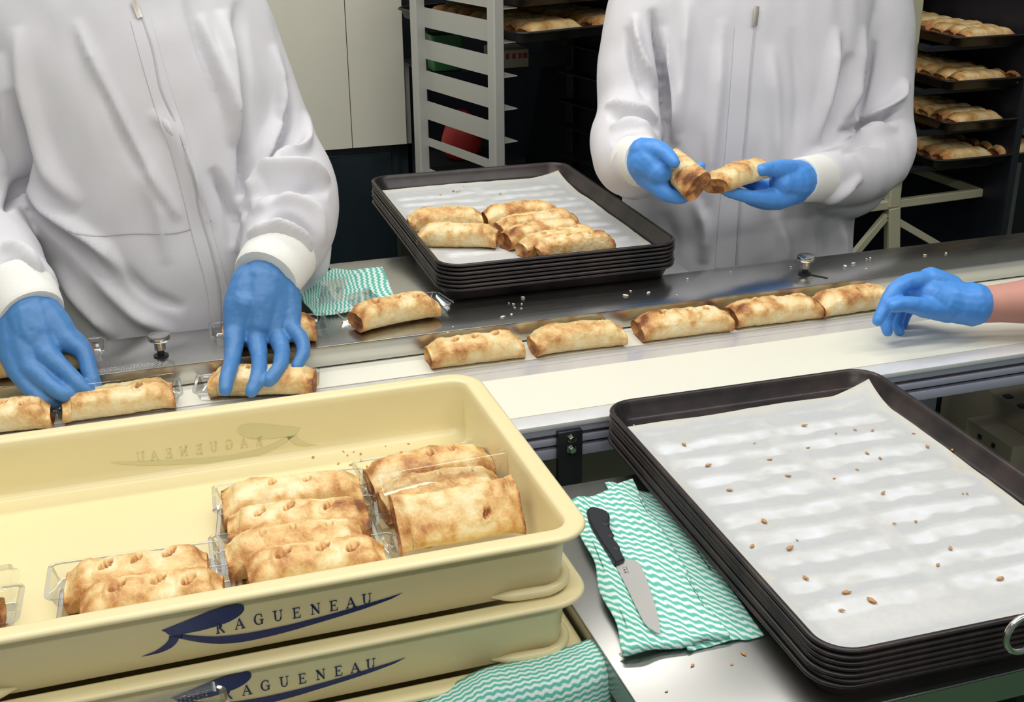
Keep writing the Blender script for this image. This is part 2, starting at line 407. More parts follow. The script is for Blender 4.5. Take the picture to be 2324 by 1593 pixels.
# steel guide table behind the belt
gt = thing('guide_table', 'polished steel guide plate with folded front lip behind the belt', 'steel table', (.7, 1.67, 0))
def gpart(name, x0, x1, y0, y1, z0, z1, m, bev=0):
    return box(name, x0-.7, x1-.7, y0-1.67, y1-1.67, z0, z1, m, gt, bev)
gpart('top_plate', XL, XR, Y_RAIL-.001, Y_PBACK, Z_PLATE-.0022, Z_PLATE, STEEL, .0008)
gpart('front_lip', XL, XR, Y_RAIL-.001, Y_RAIL+.001, Z_BELT+.003, Z_PLATE-.0005, STEEL, .0004)
gpart('back_lip', XL, XR, Y_PBACK-.002, Y_PBACK, Z_PLATE-.035, Z_PLATE-.0022, STEEL, .0004)
for x in (-1.0, .72, 2.4): gpart('leg', x-.015, x+.015, 1.69, 1.72, 0, Z_PLATE-.0022, STEEL)
# round clamp knobs standing in slots of the plate
def knob(px, py, label):
    p = UZ(px, py, Z_PLATE)
    k = thing('clamp_knob', label, 'knob', (p.x, p.y, Z_PLATE), group='clamp knobs on the guide plate'); k.scale = (1.2, 1.2, 1.25)
    def lathe(prof, n=24):
        V, Fc = [], []
        for r_, z_ in prof:
            for i in range(n): a = 2*math.pi*i/n; V.append((r_*math.cos(a), r_*math.sin(a), z_))
        for q in range(len(prof)-1):
            for i in range(n): j = (i+1) % n; Fc.append((q*n+i, q*n+j, (q+1)*n+j, (q+1)*n+i))
        Fc.append(tuple((len(prof)-1)*n+i for i in range(n))); Fc.append(tuple(reversed(range(n)))); return V, Fc
    link('knob_head', mesh('knob_head', *lathe([(.0055, .0175), (.0115, .019), (.0125, .0205), (.0125, .024), (.0118, .0255), (.006, .0262)]), sharp=35), STEEL_P, k)
    link('stem', mesh('stem', *lathe([(.0065, .0085), (.0065, .019)]), sharp=35), STEEL_P, k)
    link('washer', mesh('washer', *lathe([(.0085, 0.0002), (.0085, .0018), (.004, .0019), (.004, .009)]), sharp=35), DARKBAR, k)
    if px > 1000: bar('slot', (.004, -.004, .0003), (.020, -.026, .0003), .005, .0006, DARKBAR, k, bev=0)
    return k
knob(366, 808, 'chrome clamp knob on the guide plate between the two gloved hands')
knob(1826, 622, 'chrome clamp knob on the guide plate in front of the standing worker')
# side table between the workers carrying the left tray stack
st = thing('side_table', 'steel side table under the striped cloth and the stacked trays', 'steel table', (.60, 1.86, 0))
def spart(name, x0, x1, y0, y1, z0, z1, m, bev=0): return box(name, x0-.6, x1-.6, y0-1.86, y1-1.86, z0, z1, m, st, bev)
spart('top_plate', .318, .875, Y_PBACK+.001, 1.977, Z_PLATE-.0022, Z_PLATE-.0002, STEEL, .0008)
spart('apron', .32, .87, 1.972, 1.976, Z_PLATE-.04, Z_PLATE-.0022, STEEL)
spart('top_plate', .50, .875, 1.977, 2.33, Z_PLATE-.0022, Z_PLATE-.0002, STEEL, .0008)
for x in (.345, .84):
    for y in (1.76, 1.95): spart('leg', x-.015, x+.015, y-.015, y+.015, 0, Z_PLATE-.0022, STEEL)
for x in (.53, .85): spart('leg', x-.015, x+.015, 2.285, 2.315, 0, Z_PLATE-.0022, STEEL)

# front work table
ft = thing('work_table', 'stainless steel work table under the right tray stack and knife', 'steel table', (.95, 1.0, 0))
def fpart(name, x0, x1, y0, y1, z0, z1, m, bev=0): return box(name, x0-.95, x1-.95, y0-1.0, y1-1.0, z0, z1, m, ft, bev)
fpart('table_top', .3895, .935, .766, 1.243, Z_TAB-.0025, Z_TAB, STEEL_T, .001)
fpart('edge_lip', .3895, .935, .766, .769, Z_TAB-.032, Z_TAB-.0025, STEEL_T)
fpart('edge_lip', .3895, .392, .766, 1.243, Z_TAB-.032, Z_TAB-.0025, STEEL_T)
fpart('edge_lip', .3895, .935, 1.240, 1.243, Z_TAB-.032, Z_TAB-.0025, STEEL_T)
for x in (.42, .905):
    for y in (.795, 1.215): fpart('leg', x-.018, x+.018, y-.018, y+.018, 0, Z_TAB-.0025, STEEL)
fpart('shelf', .41, .915, .79, 1.22, .20, .215, STEEL_T)

# machine boxes under the conveyor, right
mb = thing('drive_unit', 'beige motor housing with screw holes under the conveyor end', 'machine', (1.62, 1.62, 0))
def mp(name, x0, x1, y0, y1, z0, z1, m, bev=.003): return box(name, x0-1.62, x1-1.62, y0-1.62, y1-1.62, z0, z1, m, mb, bev)
mp('housing', 1.458, 1.95, 1.42, 1.80, .30, .610, BEIGE)
mp('housing', 1.405, 1.457, 1.535, 1.66, .30, .570, BEIGE)
for q in ((2288, 900), (2320, 922)):
    p = UZ(*q, .6105); mp('screw', p.x-.007, p.x+.007, p.y-.007, p.y+.007, .607, .6125, DARKBAR, .001)
for q in ((2204, 952), (2241, 986)):
    p = UY(*q, 1.60); mp('screw', 1.4035, 1.406, p.y-.004+(q[0]-2222)*-.001, p.y+.004+(q[0]-2222)*-.001, .548, .556, DARKBAR, 0)
mp('base', 1.42, 1.95, 1.44, 1.80, 0, .30, DARKBAR, 0)
V, Fc = rings_loft([(.03, .10, .610, .07, .07), (.03, .10, .624, .07, .07), (.03, .10, .628, .06, .06)], 2, 28)
link('wheel', mesh('wheel', V, Fc, sharp=40), DARKBAR, mb)

# ================================================================== CRATES
CX0, CX1, CY0, CY1, CZR, CP_ = -.235, .387, .930, 1.338, .940, .072
CL, CD = CX1-CX0, CY1-CY0; CCX, CCY = (CX0+CX1)/2, (CY0+CY1)/2
prof = [(.034, -.0715), (.0255, -.0715), (.0245, -.070), (.0195, -.0085), (.0165, -.0065), (.004, -.0065), (.001, -.0058), (0, -.004), (.0008, -.0015), (.003, -.0002), (.006, 0), (.0165, 0), (.0195, -.0008), (.0213, -.003), (.0225, -.010), (.0262, -.052), (.0275, -.060), (.031, -.0655), (.037, -.068), (.05, -.0685)]
V, Fc = rr_loft(CL, CD, prof, .040, 10, cap=True, rmin=.012, captop=True)
CRATE_ME = mesh('crate_body', V, Fc, sharp=50)
# logo traced in the plane of the front wall
def wall_pt(px, py, dz=0):
    # front outer wall: inset .0195 at -.0085 to .0245 at -.070
    y = CY0+.022
    for _ in range(6):
        p = UY(px, py, y); t = min(max((-(p.z-CZR)-.0085)/.0615, 0), 1); y = CY0+.0195+.005*t-.0004
    return p
def LZ(x, y): return (300+x*.27969, 1320+y*.27969)
sw_top = [(240, 395), (320, 362), (400, 330), (480, 297), (560, 265), (630, 238), (700, 215), (750, 199), (800, 188), (840, 181), (870, 180), (893, 186), (907, 198), (911, 214), (905, 235), (890, 255), (868, 276), (840, 295), (800, 318), (760, 335), (680, 362), (620, 379), (560, 395), (515, 404), (470, 412), (440, 418), (412, 425)]
sw_up = [(412, 425), (460, 434), (520, 440), (600, 444), (680, 445), (770, 439), (860, 428), (960, 413), (1060, 395), (1250, 355), (1350, 331), (1450, 305), (1550, 280), (1650, 252), (1740, 226), (1830, 200), (1960, 163), (2080, 128), (2195, 90)]
sw_lo = [(2195, 90), (2100, 140), (1950, 195), (1875, 221), (1800, 245), (1710, 273), (1620, 300), (1520, 330), (1420, 359), (1335, 385), (1250, 408), (1155, 433), (1060, 455), (970, 475), (880, 490), (800, 499), (720, 503), (650, 501), (580, 495), (480, 480), (400, 462), (380, 458)]
sw_tail = [(380, 458), (368, 485), (350, 508), (322, 532), (290, 550), (250, 567), (210, 580), (140, 596), (75, 608), (150, 580), (190, 562), (225, 540), (258, 515), (282, 492), (298, 465), (300, 445), (292, 427), (275, 411), (255, 400), (240, 395)]
O0 = wall_pt(*LZ(0, 608))
def strip_mesh(name, polys, org, th=.0003, flip=False, mirror=None, yoff=0):
    """flat print: filled outlines (lists of world points), thin in -Y"""
    bm = bmesh.new()
    for P in polys:
        vs = []
        for p in P:
            q = Vector(p)-org
            if vs and (vs[-1].co-q).length < 1e-6: continue
            vs.append(bm.verts.new(q))
        if (vs[0].co-vs[-1].co).length < 1e-6: bm.verts.remove(vs.pop())
        if len(vs) > 2: bm.faces.new(vs)
    bmesh.ops.triangulate(bm, faces=bm.faces[:], ngon_method='EAR_CLIP')
    g = bmesh.ops.extrude_face_region(bm, geom=bm.faces[:]); 
    for e in g['geom']:
        if isinstance(e, bmesh.types.BMVert): e.co.y -= th
    bmesh.ops.recalc_face_normals(bm, faces=bm.faces[:])
    me = bpy.data.meshes.new(name); bm.to_mesh(me); bm.free(); return me
def resamp(L, n):
    P = np.array(L, float); d = np.r_[0, np.cumsum(np.linalg.norm(np.diff(P, axis=0), axis=1))]; t = np.linspace(0, d[-1], n)
    return np.stack([np.interp(t, d, P[:, 0]), np.interp(t, d, P[:, 1])], 1)
def band_quads(up, lo, n):
    a, b = resamp(up, n), resamp(lo, n)
    return [[a[i], a[i+1], b[i+1], b[i]] for i in range(n-1)]
leaf_up = sw_top[:12]; leaf_lo = [(240, 395), (275, 411), (292, 427), (330, 440), (412, 425)] + sw_top[::-1][1:16]
sw_quads = band_quads(leaf_up, leaf_lo, 40) + band_quads([(330, 436)]+sw_up, [(330, 448), (380, 458)]+sw_lo[::-1][1:], 60) + band_quads([(380, 458)]+sw_tail[1:9], [(300, 440)]+sw_tail[8:16][::-1], 24) + [[(300, 440), (412, 425), (400, 462), (380, 458)]]
swoosh_poly = [[wall_pt(*LZ(*q)) for q in Q] for Q in sw_quads]
# serif capitals from polygons in a unit box
def serif_letters():
    def rect(x0, x1, y0, y1): return [(x0, y0), (x1, y0), (x1, y1), (x0, y1)]
    def arc(cx, cy, rx, ry, a0, a1, t0, t1=None, n=14):
        t1 = t0 if t1 is None else t1
        out, inn = [], []
        for k in range(n+1):
            f = k/n; a = R(a0+(a1-a0)*f); th = t0+(t1-t0)*math.sin(math.pi*f)
            out.append((cx+rx*math.cos(a), cy+ry*math.sin(a))); inn.append((cx+(rx-th)*math.cos(a), cy+(ry-min(th, .07))*math.sin(a)))
        return out+inn[::-1]
    L = {}
    L['R'] = [rect(.16, .32, 0, 1), rect(.02, .46, 0, .06), rect(.02, .32, .94, 1), arc(.42, .745, .34, .255, 90, -90, .05, .17), rect(.30, .44, .93, 1), rect(.30, .44, .49, .555),
              [(.40, .50), (.56, .52), (.95, .06), (1.0, .0), (.78, .0)]]
    L['A'] = [[(.06, .03), (.13, .03), (.52, .98), (.47, 1.0)], [(.47, 1.0), (.55, 1.0), (.96, .03), (.76, .03), (.44, .86)], rect(.26, .72, .33, .39), rect(-.02, .28, 0, .055), rect(.64, 1.06, 0, .055)]
    L['G'] = [arc(.52, .5, .48, .52, 55, 320, .06, .18, 26), rect(.74, .90, .04, .42), rect(.58, 1.0, .40, .46), [(.76, .95), (.84, .97), (.86, .66), (.81, .66), (.74, .86)]]
    L['U'] = [rect(.13, .29, .30, 1), rect(-.01, .42, .945, 1), rect(.76, .83, .32, 1), rect(.64, .97, .945, 1), arc(.48, .33, .35, .35, 180, 360, .16, .07, 18)]
    L['E'] = [rect(.16, .33, 0, 1), rect(.02, .90, 0, .06), rect(.02, .86, .94, 1), rect(.30, .66, .48, .54), rect(.63, .68, .38, .64), [(.80, .06), (.90, .0), (.96, .27), (.91, .27)], [(.80, .94), (.86, 1.0), (.90, .77), (.85, .77)]]
    L['N'] = [rect(.16, .22, 0, 1), rect(.02, .36, 0, .055), [(.0, 1.0), (.28, 1.0), (.86, .12), (.86, -.02), (.78, -.02), (.16, .92)], rect(.80, .86, .0, 1), rect(.68, 1.0, .945, 1)]
    return L
LET = serif_letters()
word = [('R', 680, 425, 75), ('A', 836, 390, 80), ('G', 988, 355, 82), ('U', 1148, 325, 80), ('E', 1303, 301, 70), ('N', 1450, 270, 80), ('E', 1603, 242, 70), ('A', 1737, 217, 80), ('U', 1867, 188, 80)]
def letter_polys():
    out = []
    for ch, x, y, wd in word:
        a = wall_pt(*LZ(x, y)); b = wall_pt(*LZ(x+wd, y-wd*.205)); wv = (b.x-a.x); h = .0117 if ch not in 'G' else .0117
        polys = []
        for P in LET[ch]:
            polys.append([Vector((a.x+u*wv, a.y+.0048*((-(v*h))/.0615)*0-0.0, a.z+v*h)) for u, v in P])
        # sit on the tapered wall
        for P in polys:
            for q in P:
                t = (-(q.z-CZR)-.0085)/.0615; q.y = CY0+.0195+.005*t-.0004
        out.append(polys)
    return out
LETP = letter_polys()
SWOOSH_ME = strip_mesh('logo_swoosh', swoosh_poly, Vector((CCX, CCY, CZR)))
LETTER_ME = [strip_mesh('logo_letter', ps, Vector((CCX, CCY, CZR)), .0004) for ps in LETP]
# corner feet: half-round ledge round each lower corner
def foot_mesh(sx, sy):
    path = []
    hx, hy, r_ = CL/2-.0235, CD/2-.0235, .024
    path.append((hx-.075, hy))
    path.append((hx-.055, hy+.004)); path.append((hx-r_, hy+.006))
    for a in (75, 60, 45, 30, 15): path.append((hx-r_+(r_+.006)*math.cos(R(a)), hy-r_+(r_+.006)*math.sin(R(a))))
    path.append((hx+.006, hy-r_)); path.append((hx+.004, hy-.055)); path.append((hx, hy-.075))
    pts = [(sx*x, sy*y, -.0655) for x, y in path]
    rad = [.0012]+[.0055]*(len(pts)-2)+[.0012]
    return mesh('corner_foot', *sweep(pts, rad, 3, 12))
FEET = [foot_mesh(a, b) for a in (1, -1) for b in (1, -1)]
crate_lab = ['cream crate with navy lettering holding the packed pastries, topmost of its stack',
             'cream crate with navy lettering directly under the pastry-filled crate, striped cloth below it',
             'cream crate lowest in its stack, mostly hidden behind the hanging striped cloth']
crates = []
for k in range(3):
    c = thing('plastic_crate', crate_lab[k], 'crate', (CCX, CCY, CZR-k*CP_), group='stacked cream crates')
    link('crate_body', CRATE_ME, CREAM, c)
    for f in FEET: link('corner_foot', f, CREAM, c)
    lg = link('logo_swoosh', SWOOSH_ME, LOGO, c, label='navy leaf-shaped swoosh logo')
    for m_ in LETTER_ME: link('logo_letter', m_, LOGO, lg)
    crates.append(c)
# print on the far wall showing faintly through the plastic (mirrored)
def far_y(z): return CY1-(.0225+.0037*((-(z-CZR)-.010)/.042))-.0004
tx = UY(722, 985, 1.313).x
x_tail = wall_pt(*LZ(75, 608)).x
ghost = [[Vector((tx-(p.x-x_tail), far_y(p.z), p.z)) for p in Q] for Q in swoosh_poly]
zc_ = CZR-.036
gm = strip_mesh('logo_ghost', ghost, Vector((CCX, CCY, CZR)), .0002)
link('logo_ghost', gm, GHOST, crates[0], label='faint mirrored logo showing through the far wall')
for ps in LETP:
    pp = []
    for P in ps:
        pp.append([Vector((tx-(p.x-x_tail), far_y(p.z), p.z)) for p in P])
    link('logo_letter', strip_mesh('logo_letter', pp, Vector((CCX, CCY, CZR)), .0002), GHOST, crates[0])
# stand under the crates
sd = thing('crate_stand', 'low black stand carrying the cream crates', 'stand', (CCX, CCY, 0))
zs = CZR-2*CP_-.0715
box('top', -.31, .31, -.2, .2, zs-.02, zs, DARKBAR, sd, .002)
for sx in (-.28, .28):
    for sy in (-.17, .17): box('leg', sx-.02, sx+.02, sy-.02, sy+.02, 0, zs-.02, DARKBAR, sd)

# ================================================================== TRAYS
TA, TB, TH, TP = .400, .574, .0240, .0066
def wi(d): return .0072+.55*(d-.0045)
tp = [(.0235, -TH), (.0205, -TH), (wi(.022), -.0225), (wi(.0055), -.0055), (.0062, -.0050), (.0030, -.0050), (.0009, -.0043), (0, -.0027), (.0007, -.0011), (.0024, -.0002), (.0040, 0), (.0058, -.0006), (.0074, -.0022), (wi(.0060)+.0010, -.0060), (wi(.0210)+.0010, -.0210), (.0195, -.0226), (.0235, -.0232), (.034, -.0232)]
V, Fc = rr_loft(TA, TB, tp, .040, 9, cap=True, rmin=.012, captop=True)
TRAY_ME = mesh('baking_tray', V, Fc, sharp=60)
T1C, T1R = Vector((.7419, 1.0449, .8750)), -.0204
T2C, T2R = Vector((.6515, 1.9990, .9466)), -.0189
ordn = ['topmost', 'second', 'third', 'fourth', 'fifth', 'sixth', 'bottom']
def stack(C, rz, where, grp, sc=1.0):
    rnd = random.Random(len(where)); out = []
    for k in range(7):
        lab = ('dark steel baking tray lined with paper, topmost of the '+where) if k == 0 else ('dark steel baking tray, %s from the top of the %s' % (ordn[k], where) if k < 6 else 'dark steel baking tray at the bottom of the '+where)
        j = .0012 if k else 0
        o = link('baking_tray', TRAY_ME, TRAYM, loc=(C.x+rnd.uniform(-j, j), C.y+rnd.uniform(-j, j), C.z-k*TP*sc), rot=(0, 0, rz+rnd.uniform(-.002, .002)*(k > 0)), label=lab, category='baking tray', group=grp)
        o.scale = (sc, sc, sc); out.append(o)
    return out
stack(T1C, T1R, 'front stack beside the knife', 'trays stacked on the front table', .978)
stack(T2C, T2R, 'back stack between the two workers', 'trays stacked between the workers')
# parchment sheets
def parchment(C, rz, w_, d_, seed, label, rows, curl, sc=1.0, off=(0, 0)):
    nx, ny = 130, 190
    X, Yy = np.meshgrid(np.linspace(-w_/2, w_/2, nx), np.linspace(-d_/2, d_/2, ny)); x, y = X.ravel(), Yy.ravel()
    P = np.stack([x, y, x*0], 1)
    z = .0004+.0009*(vnoise(P, 22, seed)+1)*.5+.0004*vnoise(P, 70, seed+1)
    edge = np.minimum.reduce([w_/2-np.abs(x), d_/2-np.abs(y)])
    z += .003*np.clip(1-edge/.02, 0, 1)**2*(1+.8*vnoise(P, 14, seed+3))
    # far-right corner stands up
    cr = np.clip(1-np.hypot(w_/2-x, d_/2-y)/.06, 0, 1); z += curl*cr**1.5
    x = x + .0025*vnoise(P, 12, seed+4)*np.clip(1-edge/.02, 0, 1)
    tone = np.full(len(x), .55)
    colw = w_/2-.016
    for c in (-1, 1):
        for r_ in range(rows):
            yc = -d_/2+.045+(d_-.09)*(r_+.5)/rows; xc = c*(w_/4-.004)
            wob = .006*vnoise(P, 40, seed+r_+7)
            dx = np.abs(x-xc)/(colw*.47); dy = np.abs(y-yc+wob)
            band = np.clip(1.08-dx+.12*vnoise(P, 55, seed+r_+80), 0, .2)/.2
            hw = .0125
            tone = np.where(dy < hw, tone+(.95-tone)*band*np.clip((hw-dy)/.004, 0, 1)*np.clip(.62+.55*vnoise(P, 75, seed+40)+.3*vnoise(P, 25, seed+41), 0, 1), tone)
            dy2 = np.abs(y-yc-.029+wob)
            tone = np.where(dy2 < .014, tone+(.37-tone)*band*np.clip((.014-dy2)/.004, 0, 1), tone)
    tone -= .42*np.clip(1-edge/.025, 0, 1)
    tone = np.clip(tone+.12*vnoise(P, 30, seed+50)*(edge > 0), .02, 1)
    idx = np.arange(nx*ny).reshape(ny, nx)
    Fc = np.stack([idx[:-1, :-1], idx[:-1, 1:], idx[1:, 1:], idx[1:, :-1]], -1).reshape(-1, 4)
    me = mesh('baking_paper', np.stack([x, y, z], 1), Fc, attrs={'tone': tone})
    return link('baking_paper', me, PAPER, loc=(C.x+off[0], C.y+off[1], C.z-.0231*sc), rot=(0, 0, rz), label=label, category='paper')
pz1 = T1C.z-.0228
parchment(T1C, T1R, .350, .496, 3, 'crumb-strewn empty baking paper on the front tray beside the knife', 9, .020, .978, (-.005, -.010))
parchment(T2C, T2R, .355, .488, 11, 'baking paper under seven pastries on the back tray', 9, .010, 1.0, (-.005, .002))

# ================================================================== PASTRIES
PL, PW, PH = .142, .053, .037
def slit_params(seed, slits, big):
    rnd = np.random.RandomState(seed+900)
    return [(sx+rnd.uniform(-.004, .004), sy+rnd.uniform(-.003, .003), rnd.uniform(.0062, .0082)*big, rnd.uniform(.0030, .0044)*big, rnd.uniform(.75, 1.15)) for sx, sy in slits]
def pastry_mesh(seed, nu=112, nv=68, slits=((-.036, .001), (-.002, -.003), (.032, .002)), big=1.0, flare=.05):
    rnd = np.random.RandomState(seed)
    th = np.linspace(0, 2*np.pi, nv, endpoint=False)
    rows = []
    for cap in ((.10, .0048), (.42, .0052), (.72, .0034), (.92, .0006)): rows.append((-PL/2+cap[1], cap[0], 0))
    for u in np.linspace(-1, 1, nu): rows.append((u*PL/2, 1.0, 1))
    for cap in ((.92, .0006), (.72, .0034), (.42, .0052), (.10, .0048)): rows.append((PL/2-cap[1], cap[0], 0))
    X, Yv, Z, E, TOP = [], [], [], [], []
    bend = rnd.uniform(-.002, .002)
    for x, s, body in rows:
        d = PL/2-abs(x) if body else 0.0
        hs = 1-.30*math.exp(-(d/.011)**2)-.05*math.exp(-(d/.035)**2); ws = 1+flare*math.exp(-(d/.012)**2)-.03
        c, sn = np.cos(th), np.sin(th)
        y = PW/2*ws*np.sign(c)*np.abs(c)**.72; z = PH/2*hs*np.sign(sn)*np.abs(sn)**.80
        if not body:
            y = y*(.66+.34*s); z = z*s**.8 + (0.0018*np.cos(3*th+seed))*s
        zc = PH/2*hs
        X.append(np.full(nv, x+ (0.0)) ); Yv.append(y+bend*math.cos(x/PL*3.1)*4*.5); Z.append(z+zc); E.append(np.full(nv, d if body else -.004*(1-s))); TOP.append(sn)
    x, y, z, e, top = (np.concatenate(a) for a in (X, Yv, Z, E, TOP))
    P = np.stack([x, y, z], 1); o = seed*3.7
    nrm = np.stack([x*0, y/(PW/2), (z-PH/2)/(PH/2)], 1); nrm /= np.linalg.norm(nrm, axis=1)[:, None]+1e-6
    upm = np.clip(top+.35, 0, 1)
    n1, n2, n3 = vnoise(P, 38, seed), vnoise(P, 95, seed+1), vnoise(P, 230, seed+2)
    disp = (.0024*n1+.0013*n2)*(.45+.55*upm)+.00055*n3+.0007*(1-2*np.abs(vnoise(P, 130, seed+6)))*upm
    # puffed flakes on top: ridged noise
    rg = 1-np.abs(vnoise(P, 60, seed+5)); disp += .0012*(rg-.6)*upm
    x2 = x+np.where(np.abs(x) > PL/2-.012, .0022*vnoise(P, 60, seed+9)*np.sign(x), 0)
    slit = np.zeros(len(x))
    for sx, sy, a, b, an in slit_params(seed, slits, big):
        dx, dy = x-sx, y-sy
        q = np.sqrt(((dx*math.cos(an)+dy*math.sin(an))/a)**2+((-dx*math.sin(an)+dy*math.cos(an))/b)**2)
        m = top > .3
        disp = disp+np.where(m, -.0070*np.clip((1.12-q)/.45, 0, 1)**.8+.0016*np.exp(-((q-1.4)/.35)**2), 0)
        slit = np.maximum(slit, np.where(m, np.clip((1.12-q)/.2, 0, 1), 0))
    P2 = np.stack([x2, y, z], 1)+nrm*disp[:, None]
    P2[:, 2] = np.maximum(P2[:, 2], 0.0002*(1+n3))
    bake = .32+.34*n1*(.5+.5*upm)+.24*n2*(.4+.6*upm)+.18*(rg-.6)/.4*upm
    bake += .26*np.exp(-np.clip(e, 0, 1)/.010)+.10*np.exp(-np.clip(e, 0, 1)/.03)
    bake -= .30*np.clip(.35-top, 0, 1)*np.clip(top+1, 0, 1)*(e > .012)
    bake += .30*np.clip(-.75-top, 0, 1)*4
    bake = bake*(1-slit)+slit*.88
    V = P2; n = len(rows)
    Fc = []
    for i in range(n-1):
        for k in range(nv):
            j = (k+1) % nv; Fc.append((i*nv+k, (i+1)*nv+k, (i+1)*nv+j, i*nv+j))
    Fc.append(tuple(range(nv))); Fc.append(tuple(reversed([(n-1)*nv+k for k in range(nv)])))
    return mesh('pastry', V, Fc, attrs={'bake': np.clip(bake, 0, 1)})
def filling_mesh(seed, slits, big):
    parts = []
    for sx, sy, a, b, an in slit_params(seed, slits, big):
        V, Fc = rings_loft([(0, 0, PH-.0105, a*.5, b*.5), (0, 0, PH-.0075, a*.85, b*.85), (0, 0, PH-.0058, a*.5, b*.5), (0, 0, PH-.0055, a*.1, b*.1)], 2, 14)
        V = [(sx+x*math.cos(an)-y*math.sin(an), sy+x*math.sin(an)+y*math.cos(an), z) for x, y, z in V]
        parts.append((V, Fc))
    return mesh('filling', *merge(parts))
SL = [((-.036, .001), (-.002, -.003), (.032, .002)), ((-.030, -.004), (.004, -.001), (.036, .003)), ((-.020, .002), (.022, -.002)), ((-.04, -.002), (-.008, .003), (.03, -.001)), ((.025, -.006),), ((-.034, .003), (.0, .002), (.034, 0)), ((.0, .0), (.03, .004)), ((-.03, 0), (.008, .002), (.04, -.002))]
BIG = [1, 1.25, .9, 1.15, .9, .75, 1.0, 1.35]
PM = [pastry_mesh(21+i*5, slits=SL[i], big=BIG[i], flare=(.05, .02, .10, .0, .14, .03, .06, .02)[i]) for i in range(8)]
FM = [filling_mesh(21+i*5, SL[i], BIG[i]) for i in range(8)]
PMlow = [pastry_mesh(101+i, 22, 16, SL[i % 3]) for i in range(4)]
def pastry(a, b, zmid, var, label, cat='pastry', group=None, roll=0, flip=False, low=False, hz=1.0, dz=0, tilt=0, wy=1.0, ymin=0):
    A, B = UZ(*a, zmid), UZ(*b, zmid); c = (A+B)/2; c.y = max(c.y, ymin); an = math.atan2(B.y-A.y, B.x-A.x)+(math.pi if flip else 0)
    s = (B-A).length/PL
    o = link('pastry', PM[var], PASTRY, loc=(c.x, c.y, zmid-PH/2*hz+dz), rot=(roll, tilt, an), label=label, category=cat, group=group)
    o.scale = (s, wy, hz)
    link('filling', FM[var], FILL, o)
    return o
GB = 'pastries riding on the belt'; ZB = Z_BELT+PH/2
pastry((972, 802), (1182, 777), ZB, 1, 'pastry on the belt nearest the yellow crate corner, leftmost of the uncovered row', group=GB)
pastry((1206, 776), (1410, 750), ZB, 5, 'second pastry from the left in the uncovered row on the belt', group=GB)
pastry((1447, 743), (1650, 718), ZB, 3, 'middle pastry of the five uncovered ones on the belt', group=GB, flip=True)
pastry((1657, 713), (1850, 690), ZB, 0, 'fourth pastry from the left in the uncovered row, below the chrome knob', group=GB)
pastry((1853, 691), (2020, 668), ZB, 6, 'pastry on the belt partly behind the bare-armed gloved hand', group=GB)
pastry((478, 864), (714, 858), ZB, 2, 'pastry on the belt held under the spread gloved fingers', group=GB, dz=.001)
pastry((140, 922), (394, 888), ZB, 4, 'pastry on the belt under a clear lid beside the pinching glove', group=GB, dz=.001)
pastry((-130, 962), (118, 932), ZB, 7, 'pastry at the left edge of the belt under the pinching glove', group=GB)
ZP = Z_PLATE+.003+PH/2; GP = 'pastries on the steel guide plate'
pastry((806, 722), (985, 686), ZP, 7, 'golden pastry in a clear tray on the steel plate beside the stacked trays', group=GP)
pastry((505, 757), (716, 738), ZP, 3, 'pastry on the steel plate behind the spread gloved hand', group=GP)
pastry((-12, 822), (212, 797), ZP, 0, 'pastry on the steel plate behind the pinching gloved hand', group=GP)
ZT = T2C.z-.0222+PH/2; GT = 'pastries on the back tray'
pastry((925, 501), (1092, 491), ZT, 5, 'rear pastry of the pair at the left of the back tray', group=GT)
pastry((951, 531), (1128, 534), ZT, 2, 'front pastry of the left pair on the back tray, with one oval hole', group=GT, flip=True)
pastry((1099, 492), (1263, 476), ZT, 6, 'rearmost pastry of the five at the right of the back tray', group=GT, wy=.85)
pastry((1130, 516), (1300, 493), ZT, 4, 'second pastry from the rear of the five on the back tray', group=GT, wy=.80)
pastry((1145, 541), (1311, 512), ZT, 0, 'middle pastry of the five on the back tray', group=GT, wy=.80)
pastry((1184, 560), (1352, 531), ZT, 1, 'fourth pastry from the rear of the five on the back tray', group=GT, wy=.76)
pastry((1222, 574), (1393, 551), ZT, 3, 'front pastry of the five touching the near rim of the back tray', group=GT, wy=.74, ymin=1.760)
ZC = CZR-.0685; ZCm = ZC+.003+PH/2; GC = 'packed pastries in the top crate'
pastry((836, 1090), (1108, 1040), ZCm, 6, 'rear pastry of the right-hand group in the crate, two small holes', group=GC, hz=1.05)
pastry((866, 1140), (1128, 1092), ZCm, 5, 'pastry mostly hidden behind the tilted one in the crate', group=GC, hz=1.05)
pastry((893, 1200), (1172, 1152), ZCm+.008, 4, 'wide golden pastry tilted on its side at the right front of the crate', group=GC, roll=R(44), wy=1.08, dz=.016, hz=.80)
pastry((503, 1146), (818, 1106), ZCm, 2, 'rearmost pastry of the four in the middle of the crate', group=GC, hz=1.1, flip=True)
pastry((518, 1200), (838, 1172), ZCm, 3, 'second pastry of the middle four in the crate, reddish right end', group=GC, hz=1.05)
pastry((513, 1265), (822, 1218), ZCm, 5, 'third pastry of the middle four in the crate, with three small holes', group=GC, hz=1.1)
pastry((560, 1312), (877, 1264), ZCm, 7, 'front pastry of the middle four against the near crate wall', group=GC, hz=1.1)
pastry((150, 1332), (474, 1285), ZCm, 1, 'rear pastry of the front pair at the left of the crate', group=GC, hz=1.1)
pastry((182, 1388), (510, 1340), ZCm, 7, 'front pastry of the left pair with a large oval hole, at the near crate wall', group=GC, hz=1.1)
pastry((-330, 1440), (2, 1392), ZCm, 0, 'pastry in a clear box cut off by the left picture edge', group=GC)

